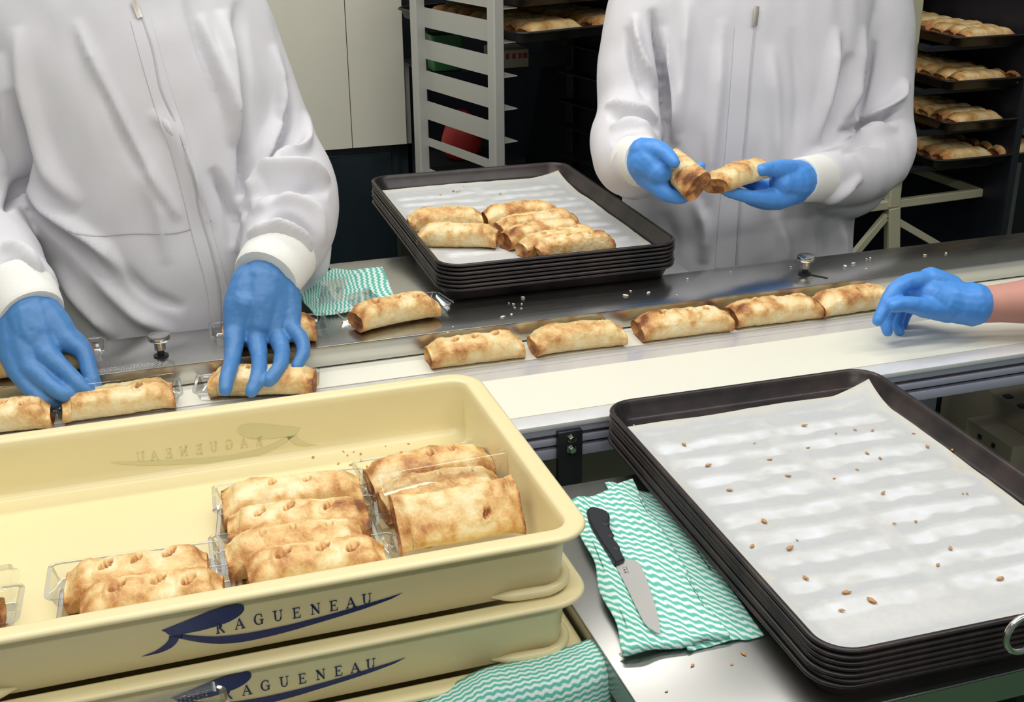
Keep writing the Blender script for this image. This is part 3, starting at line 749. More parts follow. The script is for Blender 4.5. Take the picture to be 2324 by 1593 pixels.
# ------------------------------------------------------------------ clear boxes
bp = [(.0125, 0.0002), (.0095, .0006), (.0085, .0022), (.0045, .0125), (.0040, .0135), (.0005, .0138), (0, .0144), (0, .0152)]
V, Fc = rr_loft(.168, .070, [(.020, .0012), (.0125, .0002)]+bp[1:], .011, 6, cap=False, rmin=.004, captop=True)
BOXB = mesh('box_base', V, Fc, sharp=40)
# raised dots near both ends
def dots(cx, w0, w1, n, m, z, r_=.0011):
    V, Fc = [], []
    for i in range(n):
        for j in range(m):
            x = cx+(i-(n-1)/2)*.0034; y = w0+(w1-w0)*(j+.5*(i % 2))/m; b = len(V)
            for a in range(6): V.append((x+r_*math.cos(a*1.047), y+r_*math.sin(a*1.047), z))
            V.append((x, y, z+.0007))
            for a in range(6): Fc.append((b+a, b+(a+1) % 6, b+6))
    return V, Fc
DOTS = mesh('embossed_dots', *merge([dots(-.068, -.024, .024, 3, 12, .0014), dots(.068, -.024, .024, 3, 12, .0014)]))
lv, lf = rr_loft(.166, .060, [(0, 0), (0, .0008), (.004, .001), (.0055, .0085), (.009, .0105)], .011, 6, cap=True, rmin=.004)
LID = mesh('box_lid', lv, lf, sharp=40)
LDOTS = mesh('embossed_dots', *merge([dots(0, -.062+k*.0, .062, 4, 30, .0106) for k in (0,)]))
rd = LDOTS
vv = vget(LDOTS); vv = vv[:, [1, 0, 2]]; vv[:, 1] += .016; vset(LDOTS, vv)
def clearbox(a, b, z, label, group, lid=None, sc=1.0, lidrot=0):
    A, B = UZ(*a, z), UZ(*b, z); c = (A+B)/2; an = math.atan2(B.y-A.y, B.x-A.x)
    t = thing('clear_box', label, 'plastic box', (c.x, c.y, z), (0, 0, an), group)
    o = link('box_base', BOXB, CLEAR, t); o.scale = (sc, 1, 1)
    d = link('embossed_dots', DOTS, CLEAR, o)
    if lid == 'up':
        l = link('box_lid', LID, CLEAR, t, loc=(0, -.030, .030), rot=(lidrot, 0, 0)); link('embossed_dots', LDOTS, CLEAR, l)
    elif lid == 'on':
        l = link('box_lid', LID, CLEAR, t, loc=(0, .0, .0345)); link('embossed_dots', LDOTS, CLEAR, l)
    return t
GX = 'clear pastry boxes in the crate'
clearbox((836, 1100), (1108, 1050), ZC+.0006, 'clear box under the rear right pastry in the crate', GX)
clearbox((866, 1152), (1128, 1104), ZC+.0006, 'clear box with upright dotted lid between the right-hand pastries', GX, 'up', lidrot=R(62))
clearbox((893, 1226), (1172, 1176), ZC+.0006, 'clear box around the tilted pastry at the right of the crate', GX)
clearbox((503, 1158), (818, 1118), ZC+.0006, 'clear box under the rearmost of the middle four pastries', GX)
clearbox((518, 1214), (838, 1184), ZC+.0006, 'clear box under the second of the middle four pastries', GX)
clearbox((513, 1277), (822, 1230), ZC+.0006, 'clear box under the third of the middle four pastries', GX)
clearbox((560, 1324), (877, 1276), ZC+.0006, 'clear box under the front pastry of the middle four', GX)
clearbox((150, 1344), (474, 1297), ZC+.0006, 'clear box under the rear pastry of the left pair', GX)
clearbox((182, 1400), (510, 1352), ZC+.0006, 'clear box under the front pastry of the left pair', GX)
clearbox((-330, 1452), (2, 1404), ZC+.0006, 'clear box at the left picture edge in the crate', GX, 'on')
GY = 'clear boxes on the steel plate and belt'
clearbox((806, 736), (985, 700), Z_PLATE+.0006, 'clear box under the golden pastry on the steel plate', GY, sc=1.02)
clearbox((505, 770), (716, 750), Z_PLATE+.0006, 'clear box under the pastry behind the spread hand', GY)
clearbox((-12, 835), (212, 808), Z_PLATE+.0006, 'clear box under the pastry behind the pinching hand', GY)
clearbox((140, 935), (394, 901), Z_BELT+.0006, 'closed clear box pinched by the left glove on the belt', GY, 'on')
clearbox((470, 892), (700, 878), Z_BELT+.0006, 'clear box under the pastry held by the spread fingers', GY)

# ================================================================== CLOTHS
def sheet(name, fn, nu, nv, uvfn, label, cat='cloth', mat_=None, thick=.0012, group=None):
    V, uv = [], []
    for j in range(nv):
        for i in range(nu):
            u, v = i/(nu-1), j/(nv-1); V.append(fn(u, v)); uv.append(uvfn(u, v))
    idx = np.arange(nu*nv).reshape(nv, nu)
    Fc = np.stack([idx[:-1, :-1], idx[:-1, 1:], idx[1:, 1:], idx[1:, :-1]], -1).reshape(-1, 4)
    V = np.array([tuple(v) for v in V])
    org = V.mean(0); org[2] = V[:, 2].min()
    me = mesh(name, V-org, Fc, uv=uv)
    o = link(name, me, mat_ or CLOTH, loc=org)
    tag(o, label, cat, group)
    if thick:
        s = o.modifiers.new('thickness', 'SOLIDIFY'); s.thickness = thick; s.offset = 1
    return o
def n2(u, v, s, seed): return float(vnoise(np.array([[u, v, .3]]), s, seed)[0])
# folded cloth on the front table: under layer then top layer with rolled near edge
def quadmap(c, z):
    P = [UZ(*q, z) for q in c]
    return lambda u, v: (P[0]*(1-u)+P[1]*u)*(1-v)+(P[3]*(1-u)+P[2]*u)*v
qB = quadmap([(1372, 1100), (1506, 1128), (1735, 1445), (1560, 1482)], Z_TAB)
LcB = .42
def fB(u, v):
    p = qB(u, v); e = .0014*n2(u, v, 9, 4)
    p.z = Z_TAB+.0012+.003*(.5+.5*n2(u, v, 5, 5))+ .004*max(0, math.sin((u*1.5+v*.4)*6))*(1-u)
    p.x += .004*n2(0, v, 7, 8)*(u > .9); p.y += .003*n2(u, 0, 8, 9)*(v > .95)
    return p
qA = quadmap([(1290, 1168), (1432, 1106), (1640, 1452), (1412, 1496)], Z_TAB)
def fA(u, v):
    t = min(v/.90, 1); p = qA(u, t)
    fold = .0035*math.sin(u*9+1)*(1-.3*t)+.0028*n2(u, v, 6, 2)
    top = Z_TAB+.0125+.0035*fold/.0035*.5+.004*math.exp(-((u-.15)/.12)**2)
    p.x += .006*n2(0, t, 5, 12)*(u < .1)+.006*n2(1, t, 5, 13)*(u > .95)
    p.y += .010*n2(u, 0, 4, 14)*(t < .06)
    if v > .90:   # roll over the near edge and back underneath
        a = (v-.90)/.10*math.pi*1.15; r_ = .0052+.0012*math.sin(u*14)
        d = Vector((.25, -1, 0)).normalized()
        p += d*(r_*math.sin(a)); top = top-r_+r_*math.cos(a)
    p.z = max(top, Z_TAB+.0035); return p
wc = sheet('wiping_cloth', fA, 60, 90, lambda u, v: (u*.12, v*.205-u*.075), 'folded green-striped cloth under the knife beside the tray stack')
me_ = sheet('under_fold', fB, 50, 70, lambda u, v: (u*.10+.2, v*.20-u*.06), 'x')
me_.parent = wc; me_.matrix_parent_inverse = Matrix.Translation(-Vector(wc.location))
for k in ('label', 'category'): del me_[k]
# cloth on the side table
qS = quadmap([(678, 660), (768, 608), (872, 606), (900, 692)], Z_PLATE)
c4 = [(676, 656), (762, 612), (868, 609), (897, 690), (718, 722)]
def fS(u, v):
    # v from far edge to near edge
    far = [(672, 662), (720, 630), (758, 612), (800, 617), (868, 609)]; near = [(700, 706), (716, 721), (760, 717), (820, 706), (900, 690)]
    k = u*4; i = min(int(k), 3); f = k-i
    a = (far[i][0]*(1-f)+far[i+1][0]*f, far[i][1]*(1-f)+far[i+1][1]*f); b = (near[i][0]*(1-f)+near[i+1][0]*f, near[i][1]*(1-f)+near[i+1][1]*f)
    p = UZ(a[0]*(1-v)+b[0]*v, a[1]*(1-v)+b[1]*v, Z_PLATE)
    p.z = Z_PLATE+.0018+.0035*(.5+.5*n2(u, v, 5, 31))+.004*math.exp(-(u/.25)**2)*(.5+.5*math.sin(v*7)); return p
sheet('wiping_cloth', fS, 46, 40, lambda u, v: (v*.16, u*.17), 'green-striped cloth lying on the side table by the worker')
# cloth hanging over the lowest crate
tl, trr = Vector((.075, .9265, .772)), Vector((.392, .938, .806))
def fH(u, v):
    top = tl*(1-u)+trr*u; s = v*.30
    y0 = top.y+.014*u; run = .030+.01*u
    if s < run: y = y0-s; z = top.z+.002-.0*s+.003*math.sin(s/run*math.pi)
    else:
        a = min((s-run)/.012, 1.0); y = y0-run-.006*a-(s-run)*.10; z = top.z+.002-(s-run)*.98
    z += .004*math.sin(u*11+.6)*(1-v)*.6; y -= .006*(.5+.5*math.sin(u*9+v*2.5))*min(1, v*3)
    z += .006*math.exp(-((u-.62)/.1)**2)*(1-v)
    return Vector((top.x+.004*n2(u, v, 4, 41)+.012*(u-.5)*v, y, z))
sheet('wiping_cloth', fH, 80, 70, lambda u, v: (u*.40, v*.40), 'green-striped cloth hanging over the lowest crate at the picture bottom')
# thin clear film pieces on the side-table cloth
def film(c, z, label, amp):
    q = quadmap(c, z)
    def f(u, v):
        p = q(u, v); p.z = z+amp*math.sin(u*3.14)*math.sin(v*3.14)+.001*n2(u, v, 3, 5); return p
    return sheet('plastic_sheet', f, 14, 14, lambda u, v: (u, v), label, 'plastic lid', CLEAR, 0, 'clear lids on the striped cloth')
film([(730, 640), (786, 628), (778, 682), (722, 690)], Z_PLATE+.0105, 'flat clear lid at the left of the striped cloth on the side table', .003)
film([(782, 672), (836, 652), (872, 690), (812, 712)], Z_PLATE+.011, 'clear lid on the striped cloth next to the boxed golden pastry', .008)

# ================================================================== KNIFE
zk = Z_TAB+.0215
def Z8(x, y): return (1200+x*.48532, 820+y*.48532)
def flat_solid(name, pts, z, th, m, parent, bev, org):
    bm = bmesh.new(); vs = [bm.verts.new(UZ(*Z8(*q), z)-org) for q in pts]; f = bm.faces.new(vs)
    if f.normal.z < 0: f.normal_flip()
    g = bmesh.ops.extrude_face_region(bm, geom=[f])
    for e in g['geom']:
        if isinstance(e, bmesh.types.BMVert): e.co.z -= th
    bmesh.ops.recalc_face_normals(bm, faces=bm.faces[:])
    if bev: bmesh.ops.bevel(bm, geom=bm.edges[:], offset=bev, segments=3, affect='EDGES', clamp_overlap=True)
    me = bpy.data.meshes.new(name); bm.to_mesh(me); bm.free()
    me.polygons.foreach_set('use_smooth', [True]*len(me.polygons)); me.set_sharp_from_angle(angle=R(38))
    return link(name, me, m, parent)
ko = UZ(*Z8(430, 930), zk)
kn = thing('kitchen_knife', 'paring knife with black handle lying on the striped cloth', 'knife', ko)
flat_solid('handle', [(270, 690), (282, 678), (305, 675), (345, 686), (372, 698), (380, 715), (377, 745), (378, 770), (388, 783), (393, 800), (395, 822), (408, 836), (420, 848), (424, 868), (434, 888), (445, 908), (452, 921), (430, 934), (405, 944), (396, 930), (372, 893), (345, 855), (318, 812), (295, 775), (278, 735)], zk, .013, HANDLE, kn, .0022, ko)
for q in ((360, 755), (381, 810), (408, 868)):
    p = UZ(*Z8(*q), zk)-ko
    V, Fc = rings_loft([(p.x, p.y, -.0008, .0042, .0052), (p.x, p.y, .0003, .0036, .0046), (p.x, p.y, .0005, .001, .0015)], 2, 14)
    link('grip_dimple', mesh('grip_dimple', V, Fc), HANDLE, kn)
bl = flat_solid('blade', [(404, 944), (450, 922), (500, 932), (516, 942), (540, 990), (562, 1050), (582, 1110), (600, 1175), (612, 1230), (616, 1266), (598, 1262), (570, 1248), (542, 1222), (520, 1180), (490, 1120), (460, 1056), (430, 998)], zk-.0045, .0014, mat('satin blade steel', (.74, .73, .70), .3, .6), kn, 0, ko)
# blade mark: KAI and a small line of characters
def stroke(pts, w_):
    P = []
    for (x0, y0), (x1, y1) in pts:
        a, b = UZ(*Z8(x0, y0), zk-.0044)-ko, UZ(*Z8(x1, y1), zk-.0044)-ko; d = (b-a).normalized(); s = Vector((-d.y, d.x, 0))*w_/2
        P.append([a+s, b+s, b-s, a-s])
    V, Fc = [], []
    for q in P:
        bI = len(V); V += q; Fc.append((bI, bI+1, bI+2, bI+3))
    return V, Fc
# text runs along the blade; letters read from the tip side
kx = lambda s, t: (437+s*.34+t*.95, 962+s*.94-t*.25)   # s along blade (down), t across
Lk = {'I': [((0, 0), (0, 12))], 'A': [((0, 0), (4, 12)), ((8, 0), (4, 12)), ((2, 5), (6, 5))], 'K': [((0, 0), (0, 12)), ((0, 5), (7, 12)), ((2, 7), (7, 0))]}
segs = []
for ch, s0 in (('K', 22), ('A', 11), ('I', 1)):
    for (a, b) in Lk[ch]:
        segs.append((kx(s0+8-a[0] if ch != 'I' else s0+4, a[1]), kx(s0+8-b[0] if ch != 'I' else s0+4, b[1])))
for k in range(5): segs.append((kx(2+k*7, 19), kx(6+k*7, 19))); segs.append((kx(4+k*7, 17), kx(4+k*7, 21)))
link('blade_mark', mesh('blade_mark', *stroke(segs, .0006), smooth=False), HANDLE, bl)

# ================================================================== NEAR CART WITH EMPTY BOXES
ct = thing('utility_cart', 'small steel cart in front of the crates carrying empty clear boxes', 'cart', (.02, .70, 0))
box('cart_top', -.33, .05, -.22, .195, .735, .742, STEEL_T, ct, .001)
for sx in (-.31, .03):
    for sy in (-.2, .175): box('leg', sx-.012, sx+.012, sy-.012, sy+.012, 0, .735, STEEL, ct)
V, Fc = rr_loft(.175, .085, [(.016, .0008), (.010, 0), (.0075, .003), (.0035, .020), (.003, .0215), (0, .022), (0, .023)], .012, 6, cap=False, rmin=.004, captop=True)
EB = mesh('box_base', V, Fc, sharp=40)
V, Fc = rr_loft(.175, .085, [(0, 0), (.0005, .0012), (.0045, .0016), (.0062, .013), (.011, .0155)], .012, 6, cap=True, rmin=.004)
EL = mesh('box_lid', V, Fc, sharp=40)
EDm = mesh('embossed_dots', *merge([dots(.058, -.026, .026, 8, 13, .0156, .0013)]))
pc = UY(492, 1542, .880)
for k, nm in enumerate(['topmost', 'second', 'third', 'fourth', 'lowest']):
    zz = pc.z-.0155-.0175-.0145*k
    zz = max(zz, .7425)
    t = thing('clear_box', 'empty clear plastic box with dotted lid below the logo, %s of its pile' % nm, 'plastic box', (pc.x-.0790, pc.y-.038, zz), (0, 0, R(3-k*.8)), 'empty clear boxes in a pile')
    link('box_base', EB, CLEAR, t)
    if k == 0:
        l = link('box_lid', EL, CLEAR, t, loc=(0, 0, .0175)); link('embossed_dots', EDm, CLEAR, l)
# tongs lying over the near rim of the front tray
tg = thing('tongs', 'steel tongs with loop end at the right picture edge by the front tray', 'tongs', (.80, .80, .86))
ce = UY(2324, 1436, .742)
ring = [(ce.x+.020*math.cos(a)-.80, -.059, ce.z-.86+.019*math.sin(a)) for a in np.linspace(0, 2*math.pi, 17)]
link('loop', mesh('loop', *sweep(ring, [.0032]*17, 4, 12, caps=False)), STEEL_P, tg)
link('arm', mesh('arm', *sweep([(ce.x+.019-.80, -.059, ce.z-.86+.004), (ce.x+.06-.8, -.04, .023), (ce.x+.12-.8, .0, .020), (ce.x+.2-.8, .06, .019)], [.0032]*4, 4, 12)), STEEL_P, tg)

# ================================================================== CRUMBS
def crumbs(lst, z, m, label, grp, size=.003, seed=1):
    rnd = random.Random(seed)
    V, Fc = [], []
    for i, (rr, zz) in enumerate(((.35, 0.0), (.55, .12), (.40, .3), (.1, .36))):
        for k in range(7):
            a = 2*math.pi*k/7; q = rr*(1+.35*math.sin(k*2.3+i)); V.append((q*math.cos(a), q*.62*math.sin(a), zz))
    for i in range(3):
        for k in range(7): j = (k+1) % 7; Fc.append((i*7+k, i*7+j, (i+1)*7+j, (i+1)*7+k))
    Fc.append(tuple(range(21, 28))); me = mesh('crumb', V, Fc)
    for (px, py, s) in lst:
        p = UZ(px, py, z); o = link('crumb', me, m, loc=p, rot=(0, 0, rnd.uniform(0, 6)), label=label, category='crumb', group=grp)
        o.scale = (size*s, size*s, size*s*.8)
Z8L = lambda L: [(*Z8(x, y), s) for x, y, s in L]
crumbs(Z8L([(492, 302, 1.2), (1290, 300, 1.6), (1527, 320, 1), (1608, 323, 1.1), (1437, 337, .8), (1305, 404, 1), (1126, 460, 1.3), (1582, 430, 1.3), (1644, 454, 1.2), (1865, 400, 1.5), (1212, 536, 1.4), (940, 603, 1.5), (1099, 748, 1.8), (1056, 383, .7), (1658, 615, 1.5), (1044, 865, 1.5), (1222, 874, 2), (1294, 1013, 1.5), (1487, 1082, 1.9), (1972, 874, 1.4), (1914, 952, 1.3), (2203, 1018, 1.9), (2030, 618, .7), (840, 487, 1.8), (727, 390, 1.6), (1428, 548, .8), (1602, 1120, 2.2), (1465, 1165, 1.3), (1810, 748, 1), (1254, 836, .7), (1980, 415, 1.2), (1535, 505, .9), (1710, 758, .9), (2050, 618, .8), (1800, 338, .9)]),
       pz1+.0022, CRUMB, 'golden pastry crumb on the empty baking paper of the front tray', 'crumbs on the front baking paper', .0042, 3)
Z5 = lambda x, y: (820+x*.3184, 350+y*.3184)
crumbs([(*Z5(x, y), s) for x, y, s in ((655, 262, 1.6), (680, 268, 1.2), (565, 288, 1), (990, 282, 1.3), (1048, 345, .9), (880, 205, .8), (700, 262, .9), (730, 230, .7), (780, 800, .9))], T2C.z-.0210, CRUMB, 'golden pastry crumb on the paper of the back tray', 'crumbs on the back baking paper', .004, 4)
crumbs([(1141, 720, 1.5), (1161, 714, 1.1), (1184, 690, .8), (1165, 690, .8), (1155, 688, .7), (1168, 698, .7), (1183, 700, .7), (1187, 675, 1), (1419, 671, 1.6), (1472, 665, 1.4), (1431, 660, .8), (1560, 633, .9), (1536, 670, .7), (1918, 605, 1.6), (1937, 598, 1.3), (1795, 606, .8), (1966, 610, .8), (1975, 586, 1), (1967, 588, .8), (2099, 579, 1), (2147, 575, 1.1), (1019, 699, .7), (1028, 742, .7), (1016, 755, .8), (1658, 618, .7)],
       Z_PLATE+.0003, CRUMBW, 'pale crumb on the steel guide plate', 'crumbs on the steel plate', .0052, 5)
Z7 = lambda x, y: (480+x*.35284, 980+y*.35284)
crumbs([(*Z7(x, y), s) for x, y, s in ((1012, 56, 1.5), (890, 78, 1.2), (972, 98, 1), (1008, 97, .9), (988, 82, .9), (463, 136, 1.1), (545, 124, .8), (655, 164, 1.3), (845, 128, 1.3), (960, 142, 1), (875, 152, .8), (1222, 138, 1.7), (1120, 92, .7), (1268, 78, .8), (1395, 732, 2.0), (20, 500, 1.2), (815, 205, .9), (898, 212, 1), (1000, 222, .9), (962, 186, 1), (252, 168, .8), (915, 130, .7))], ZC+.0006, CRUMB, 'golden crumb on the floor of the top crate', 'crumbs in the crate', .0040, 6)
crumbs([(1688, 1485, 1.4), (1571, 1511, 1.2), (1661, 1508, .8), (1512, 1570, .8)], Z_TAB+.0003, CRUMB, 'golden crumb on the front work table', 'crumbs on the work table', .0040, 7)

# ================================================================== PEOPLE
def PT(px, py, y): return tuple(UY(px, py, y))
def fold_disp(me, folds, noise_amp=.002, seed=0):
    V = vget(me); Nn = nget(me); Q = PROJ(V); d = V-CP; d /= np.linalg.norm(d, axis=1)[:, None]
    front = np.clip(-(Nn*d).sum(1)*2.5, 0, 1)
    D = np.zeros(len(V))
    for pts, wd, amp in folds:
        P = catmull(pts, 8); best = np.full(len(V), 1e9); along = np.zeros(len(V)); n = len(P)
        for i in range(n-1):
            a, b = P[i], P[i+1]; ab = b-a; t = np.clip(((Q-a)@ab)/(ab@ab+1e-9), 0, 1)
            dist = np.linalg.norm(Q-(a+t[:, None]*ab), axis=1); m = dist < best
            best[m] = dist[m]; along[m] = ((i+t)/(n-1))[m]
        taper = np.clip(np.minimum(along, 1-along)/.30, 0, 1)**.8
        D += 2.2*amp*np.exp(-(best/wd)**2)*taper
    D = D*front+noise_amp*vnoise(V, 16, seed)+noise_amp*.6*vnoise(V*np.array([1, 1, .5]), 38, seed+1)
    vset(me, V+Nn*D[:, None])
def surf_strip(name, me, pts, wpx, lift, m, parent, n=10, org=Vector((0, 0, 0))):
    """thin strip lying on a garment, laid along image points dropped onto its surface"""
    bv = BVHTree.FromPolygons([tuple(v.co) for v in me.vertices], [tuple(p.vertices) for p in me.polygons])
    P = catmull(pts, n); V, Fc = [], []; k = 0
    for i, (x, y) in enumerate(P):
        j = min(i+1, len(P)-1); h = max(i-1, 0); t = P[j]-P[h]; t /= np.linalg.norm(t)+1e-9; s = np.array([-t[1], t[0]])*wpx/2
        row = []
        for q in ((x+s[0], y+s[1]), (x, y), (x-s[0], y-s[1])):
            d = Vector(ray(*q)).normalized(); hit, nn, _, _ = bv.ray_cast(Vector(CP), d)
            if hit is None: break
            row.append(hit-d*lift)
        if len(row) == 3:
            row[1] = row[1]-d*.0006
            V += row
            if k: b = len(V)-6; Fc += [(b, b+1, b+4, b+3), (b+1, b+2, b+5, b+4)]
            k += 1
    if Fc: return link(name, mesh(name, [Vector(v)-org for v in V], Fc), m, parent)
def glove(name, chains, parent, m, org, voxel=.0022, smooth=5):
    parts = [sweep([PT(*p[:3]) for p in c], [p[3] for p in c], 5, 16) for c in chains]
    me = remeshed(parts, voxel, smooth, .5)
    V = vget(me); me_n = nget(me); vset(me, V+me_n*(.0006*vnoise(V, 90, 3)+.0003*vnoise(V, 220, 4))[:, None]-np.array(org))
    return link(name, me, m, parent)
def cuff(a, b, ra, rb, parent, org, m=None, name='cuff'):
    P = [Vector(a).lerp(Vector(b), t) for t in (0, .12, .5, .88, 1)]
    V, Fc = sweep([p-Vector(org) for p in P], [ra*.95, ra, (ra+rb)/2, rb, rb*.95], 3, 28, caps=False)
    return link(name, mesh(name, V, Fc, sharp=60), m or KNIT, parent)
def head(parent, c, org):
    """head in a white hood with mask (above the picture)"""
    c = Vector(c)-Vector(org)
    sk = remeshed([rings_loft([(c.x, c.y+.01, c.z-.13, .05, .055), (c.x, c.y, c.z-.06, .055, .075), (c.x, c.y, c.z, .073, .092), (c.x, c.y, c.z+.06, .07, .088), (c.x, c.y, c.z+.105, .03, .04)], 5, 28),
                   sweep([(c.x, c.y-.085, c.z+.02), (c.x, c.y-.105, c.z-.012), (c.x, c.y-.09, c.z-.02)], [.008, .012, .008], 4, 10),
                   sweep([(c.x-.03, c.y-.08, c.z-.055), (c.x, c.y-.09, c.z-.053), (c.x+.03, c.y-.08, c.z-.055)], [.005, .008, .005], 3, 8)], .005, 4)
    link('head', sk, SKIN, parent)
    for s in (-1, 1):
        link('eye', mesh('eye', *rings_loft([(c.x+s*.03, c.y-.082, c.z+.012, .002, .002), (c.x+s*.03, c.y-.082, c.z+.02, .012, .008), (c.x+s*.03, c.y-.082, c.z+.028, .002, .002)], 3, 12)), DARKBAR, parent)
    hd = remeshed([rings_loft([(c.x, c.y+.03, c.z-.16, .10, .09), (c.x, c.y+.025, c.z-.06, .088, .085), (c.x, c.y+.025, c.z+.02, .092, .092), (c.x, c.y+.012, c.z+.09, .085, .10), (c.x, c.y+.01, c.z+.135, .03, .04)], 5, 28)], .006, 4)
    link('hood', hd, COAT, parent)
    mk = remeshed([rings_loft([(c.x, c.y-.052, c.z-.085, .04, .04), (c.x, c.y-.056, c.z-.04, .062, .05), (c.x, c.y-.056, c.z-.005, .058, .046)], 4, 24)], .006, 3)
    link('face_mask', mk, COAT, parent)
def legs(parent, cx, cy, org):
    o = Vector(org)
    for s in (-1, 1):
        link('trouser_leg', mesh('trouser_leg', *sweep([(cx+s*.09-o.x, cy-o.y, .82-o.z), (cx+s*.10-o.x, cy-o.y, .5-o.z), (cx+s*.10-o.x, cy+.01-o.y, .10-o.z)], [.10, .085, .07], 6, 20, caps=False)), TROUS, parent)
        link('shoe', mesh('shoe', *sweep([(cx+s*.10-o.x, cy+.06-o.y, .045-o.z), (cx+s*.10-o.x, cy-.05-o.y, .045-o.z), (cx+s*.105-o.x, cy-.13-o.y, .035-o.z)], [.042, .045, .034], 5, 16)), TROUS, parent)

# ---------------- worker at the left
O1 = Vector((.05, 1.95, 0))
p1 = thing('person', 'person in white zipped coat and blue gloves packing pastries at left', 'person', O1)
torso1 = rings_loft([(.085, 1.955, .62, .235, .175), (.085, 1.95, .80, .225, .170), (.080, 1.945, .92, .215, .165), (.060, 1.945, 1.05, .208, .160), (.035, 1.955, 1.20, .205, .150), (.012, 1.97, 1.32, .200, .130), (.0, 1.985, 1.41, .165, .105), (-.005, 1.99, 1.47, .075, .075), (-.005, 1.99, 1.50, .065, .068)], 6, 44, .9)
armL1 = sweep([PT(430, -70, 1.99), PT(502, 30, 1.985), PT(565, 170, 1.965), PT(622, 310, 1.945), PT(662, 420, 1.90), PT(652, 490, 1.83), PT(640, 545, 1.755), PT(628, 570, 1.725)], [.074, .074, .066, .064, .071, .078, .068, .054], 6, 26)
armL1b = sweep([PT(722, 402, 1.93), PT(716, 440, 1.93), PT(708, 520, 1.89), PT(710, 600, 1.84)], [.024, .036, .036, .026], 5, 18)
armL1c = sweep([PT(655, 262, 1.955), PT(672, 290, 1.95)], [.030, .030], 4, 16)
armR1 = sweep([PT(110, -80, 1.98), PT(30, 40, 1.97), PT(-10, 200, 1.955), PT(-40, 400, 1.93), PT(-50, 520, 1.87), PT(-10, 600, 1.78), PT(40, 655, 1.71)], [.075, .080, .070, .068, .070, .066, .052], 6, 26)
coat1 = remeshed([torso1, armL1, armL1b, armL1c, armR1], .0048, 12, .6)
folds1 = [([(540, 0), (548, 200), (556, 360), (550, 500)], 11, -.016), ([(505, 20), (520, 180), (535, 330)], 16, .010), ([(455, 30), (500, 190), (540, 340)], 13, .007),
          ([(420, 0), (470, 150), (520, 300)], 10, -.005), ([(170, 40), (230, 180), (330, 380), (410, 500)], 13, .008), ([(205, 130), (280, 300), (380, 480)], 12, -.007),
          ([(40, 60), (60, 220), (110, 380), (180, 470)], 18, .009), ([(60, 420), (120, 480), (230, 560), (310, 640)], 14, .008), ([(70, 470), (150, 540), (260, 640)], 12, -.009),
          ([(30, 200), (55, 320), (40, 430), (10, 480)], 12, -.016), ([(340, 250), (390, 300), (440, 400), (480, 520)], 12, .006),
          ([(200, 600), (290, 700), (400, 765)], 16, .006), ([(250, 560), (330, 660), (420, 700)], 12, -.005), ([(480, 380), (520, 470), (530, 560)], 12, -.010), ([(120, 600), (200, 700), (260, 770)], 14, .007),
          ([(620, 100), (640, 230), (600, 330), (575, 420)], 11, .009), ([(645, 170), (660, 260), (625, 330), (590, 400)], 10, -.009), ([(700, 250), (690, 330), (640, 370), (600, 400)], 10, .009),
          ([(560, 425), (620, 400), (690, 395), (750, 410)], 10, .013), ([(560, 445), (630, 425), (700, 425), (745, 440)], 9, -.010), ([(570, 480), (640, 455), (710, 480), (735, 560)], 11, .008),
          ([(590, 520), (650, 495), (700, 530), (720, 600)], 9, -.009), ([(560, 535), (620, 515), (680, 540), (705, 590)], 8, .009), ([(555, 560), (620, 540), (670, 565), (690, 610)], 6, -.007), ([(600, 470), (660, 440), (720, 470)], 8, -.008), ([(545, 470), (560, 440), (600, 420)], 9, .008),
          ([(0, 560), (50, 575), (95, 625)], 12, .008), ([(0, 600), (50, 605), (90, 640)], 8, -.006), ([(0, 120), (20, 260), (10, 400)], 14, .007), ([(330, 380), (360, 480), (380, 600)], 16, .004)]
fold_disp(coat1, folds1, .0030, 5)
surfc1 = coat1.copy()
vset(coat1, vget(coat1)-np.array(O1)); link('coat', coat1, COAT, p1)
surf_strip('zip_placket', surfc1, [(318, 40), (348, 150), (378, 250), (410, 340), (440, 450), (462, 540), (492, 650), (502, 745)], 46, .0012, COAT, p1, 8, O1)
surf_strip('zip_teeth', surfc1, [(322, 36), (346, 110), (365, 200), (395, 270), (425, 350), (444, 430), (450, 470), (478, 560), (497, 650), (502, 740)], 4, .0030, CREASE, p1, 8, O1)
surf_strip('seam', surfc1, [(150, 525), (220, 535), (300, 530), (400, 528), (480, 500)], 4, .0006, CREASE, p1, 8, O1)
surf_strip('zip_pull', surfc1, [(303, 0), (310, 20), (318, 40)], 12, .005, ZIPM, p1, 6, O1)
cuff(PT(642, 572, 1.725), PT(603, 632, 1.675), .053, .049, p1, O1)
cuff(PT(34, 652, 1.712), PT(72, 718, 1.66), .052, .046, p1, O1)
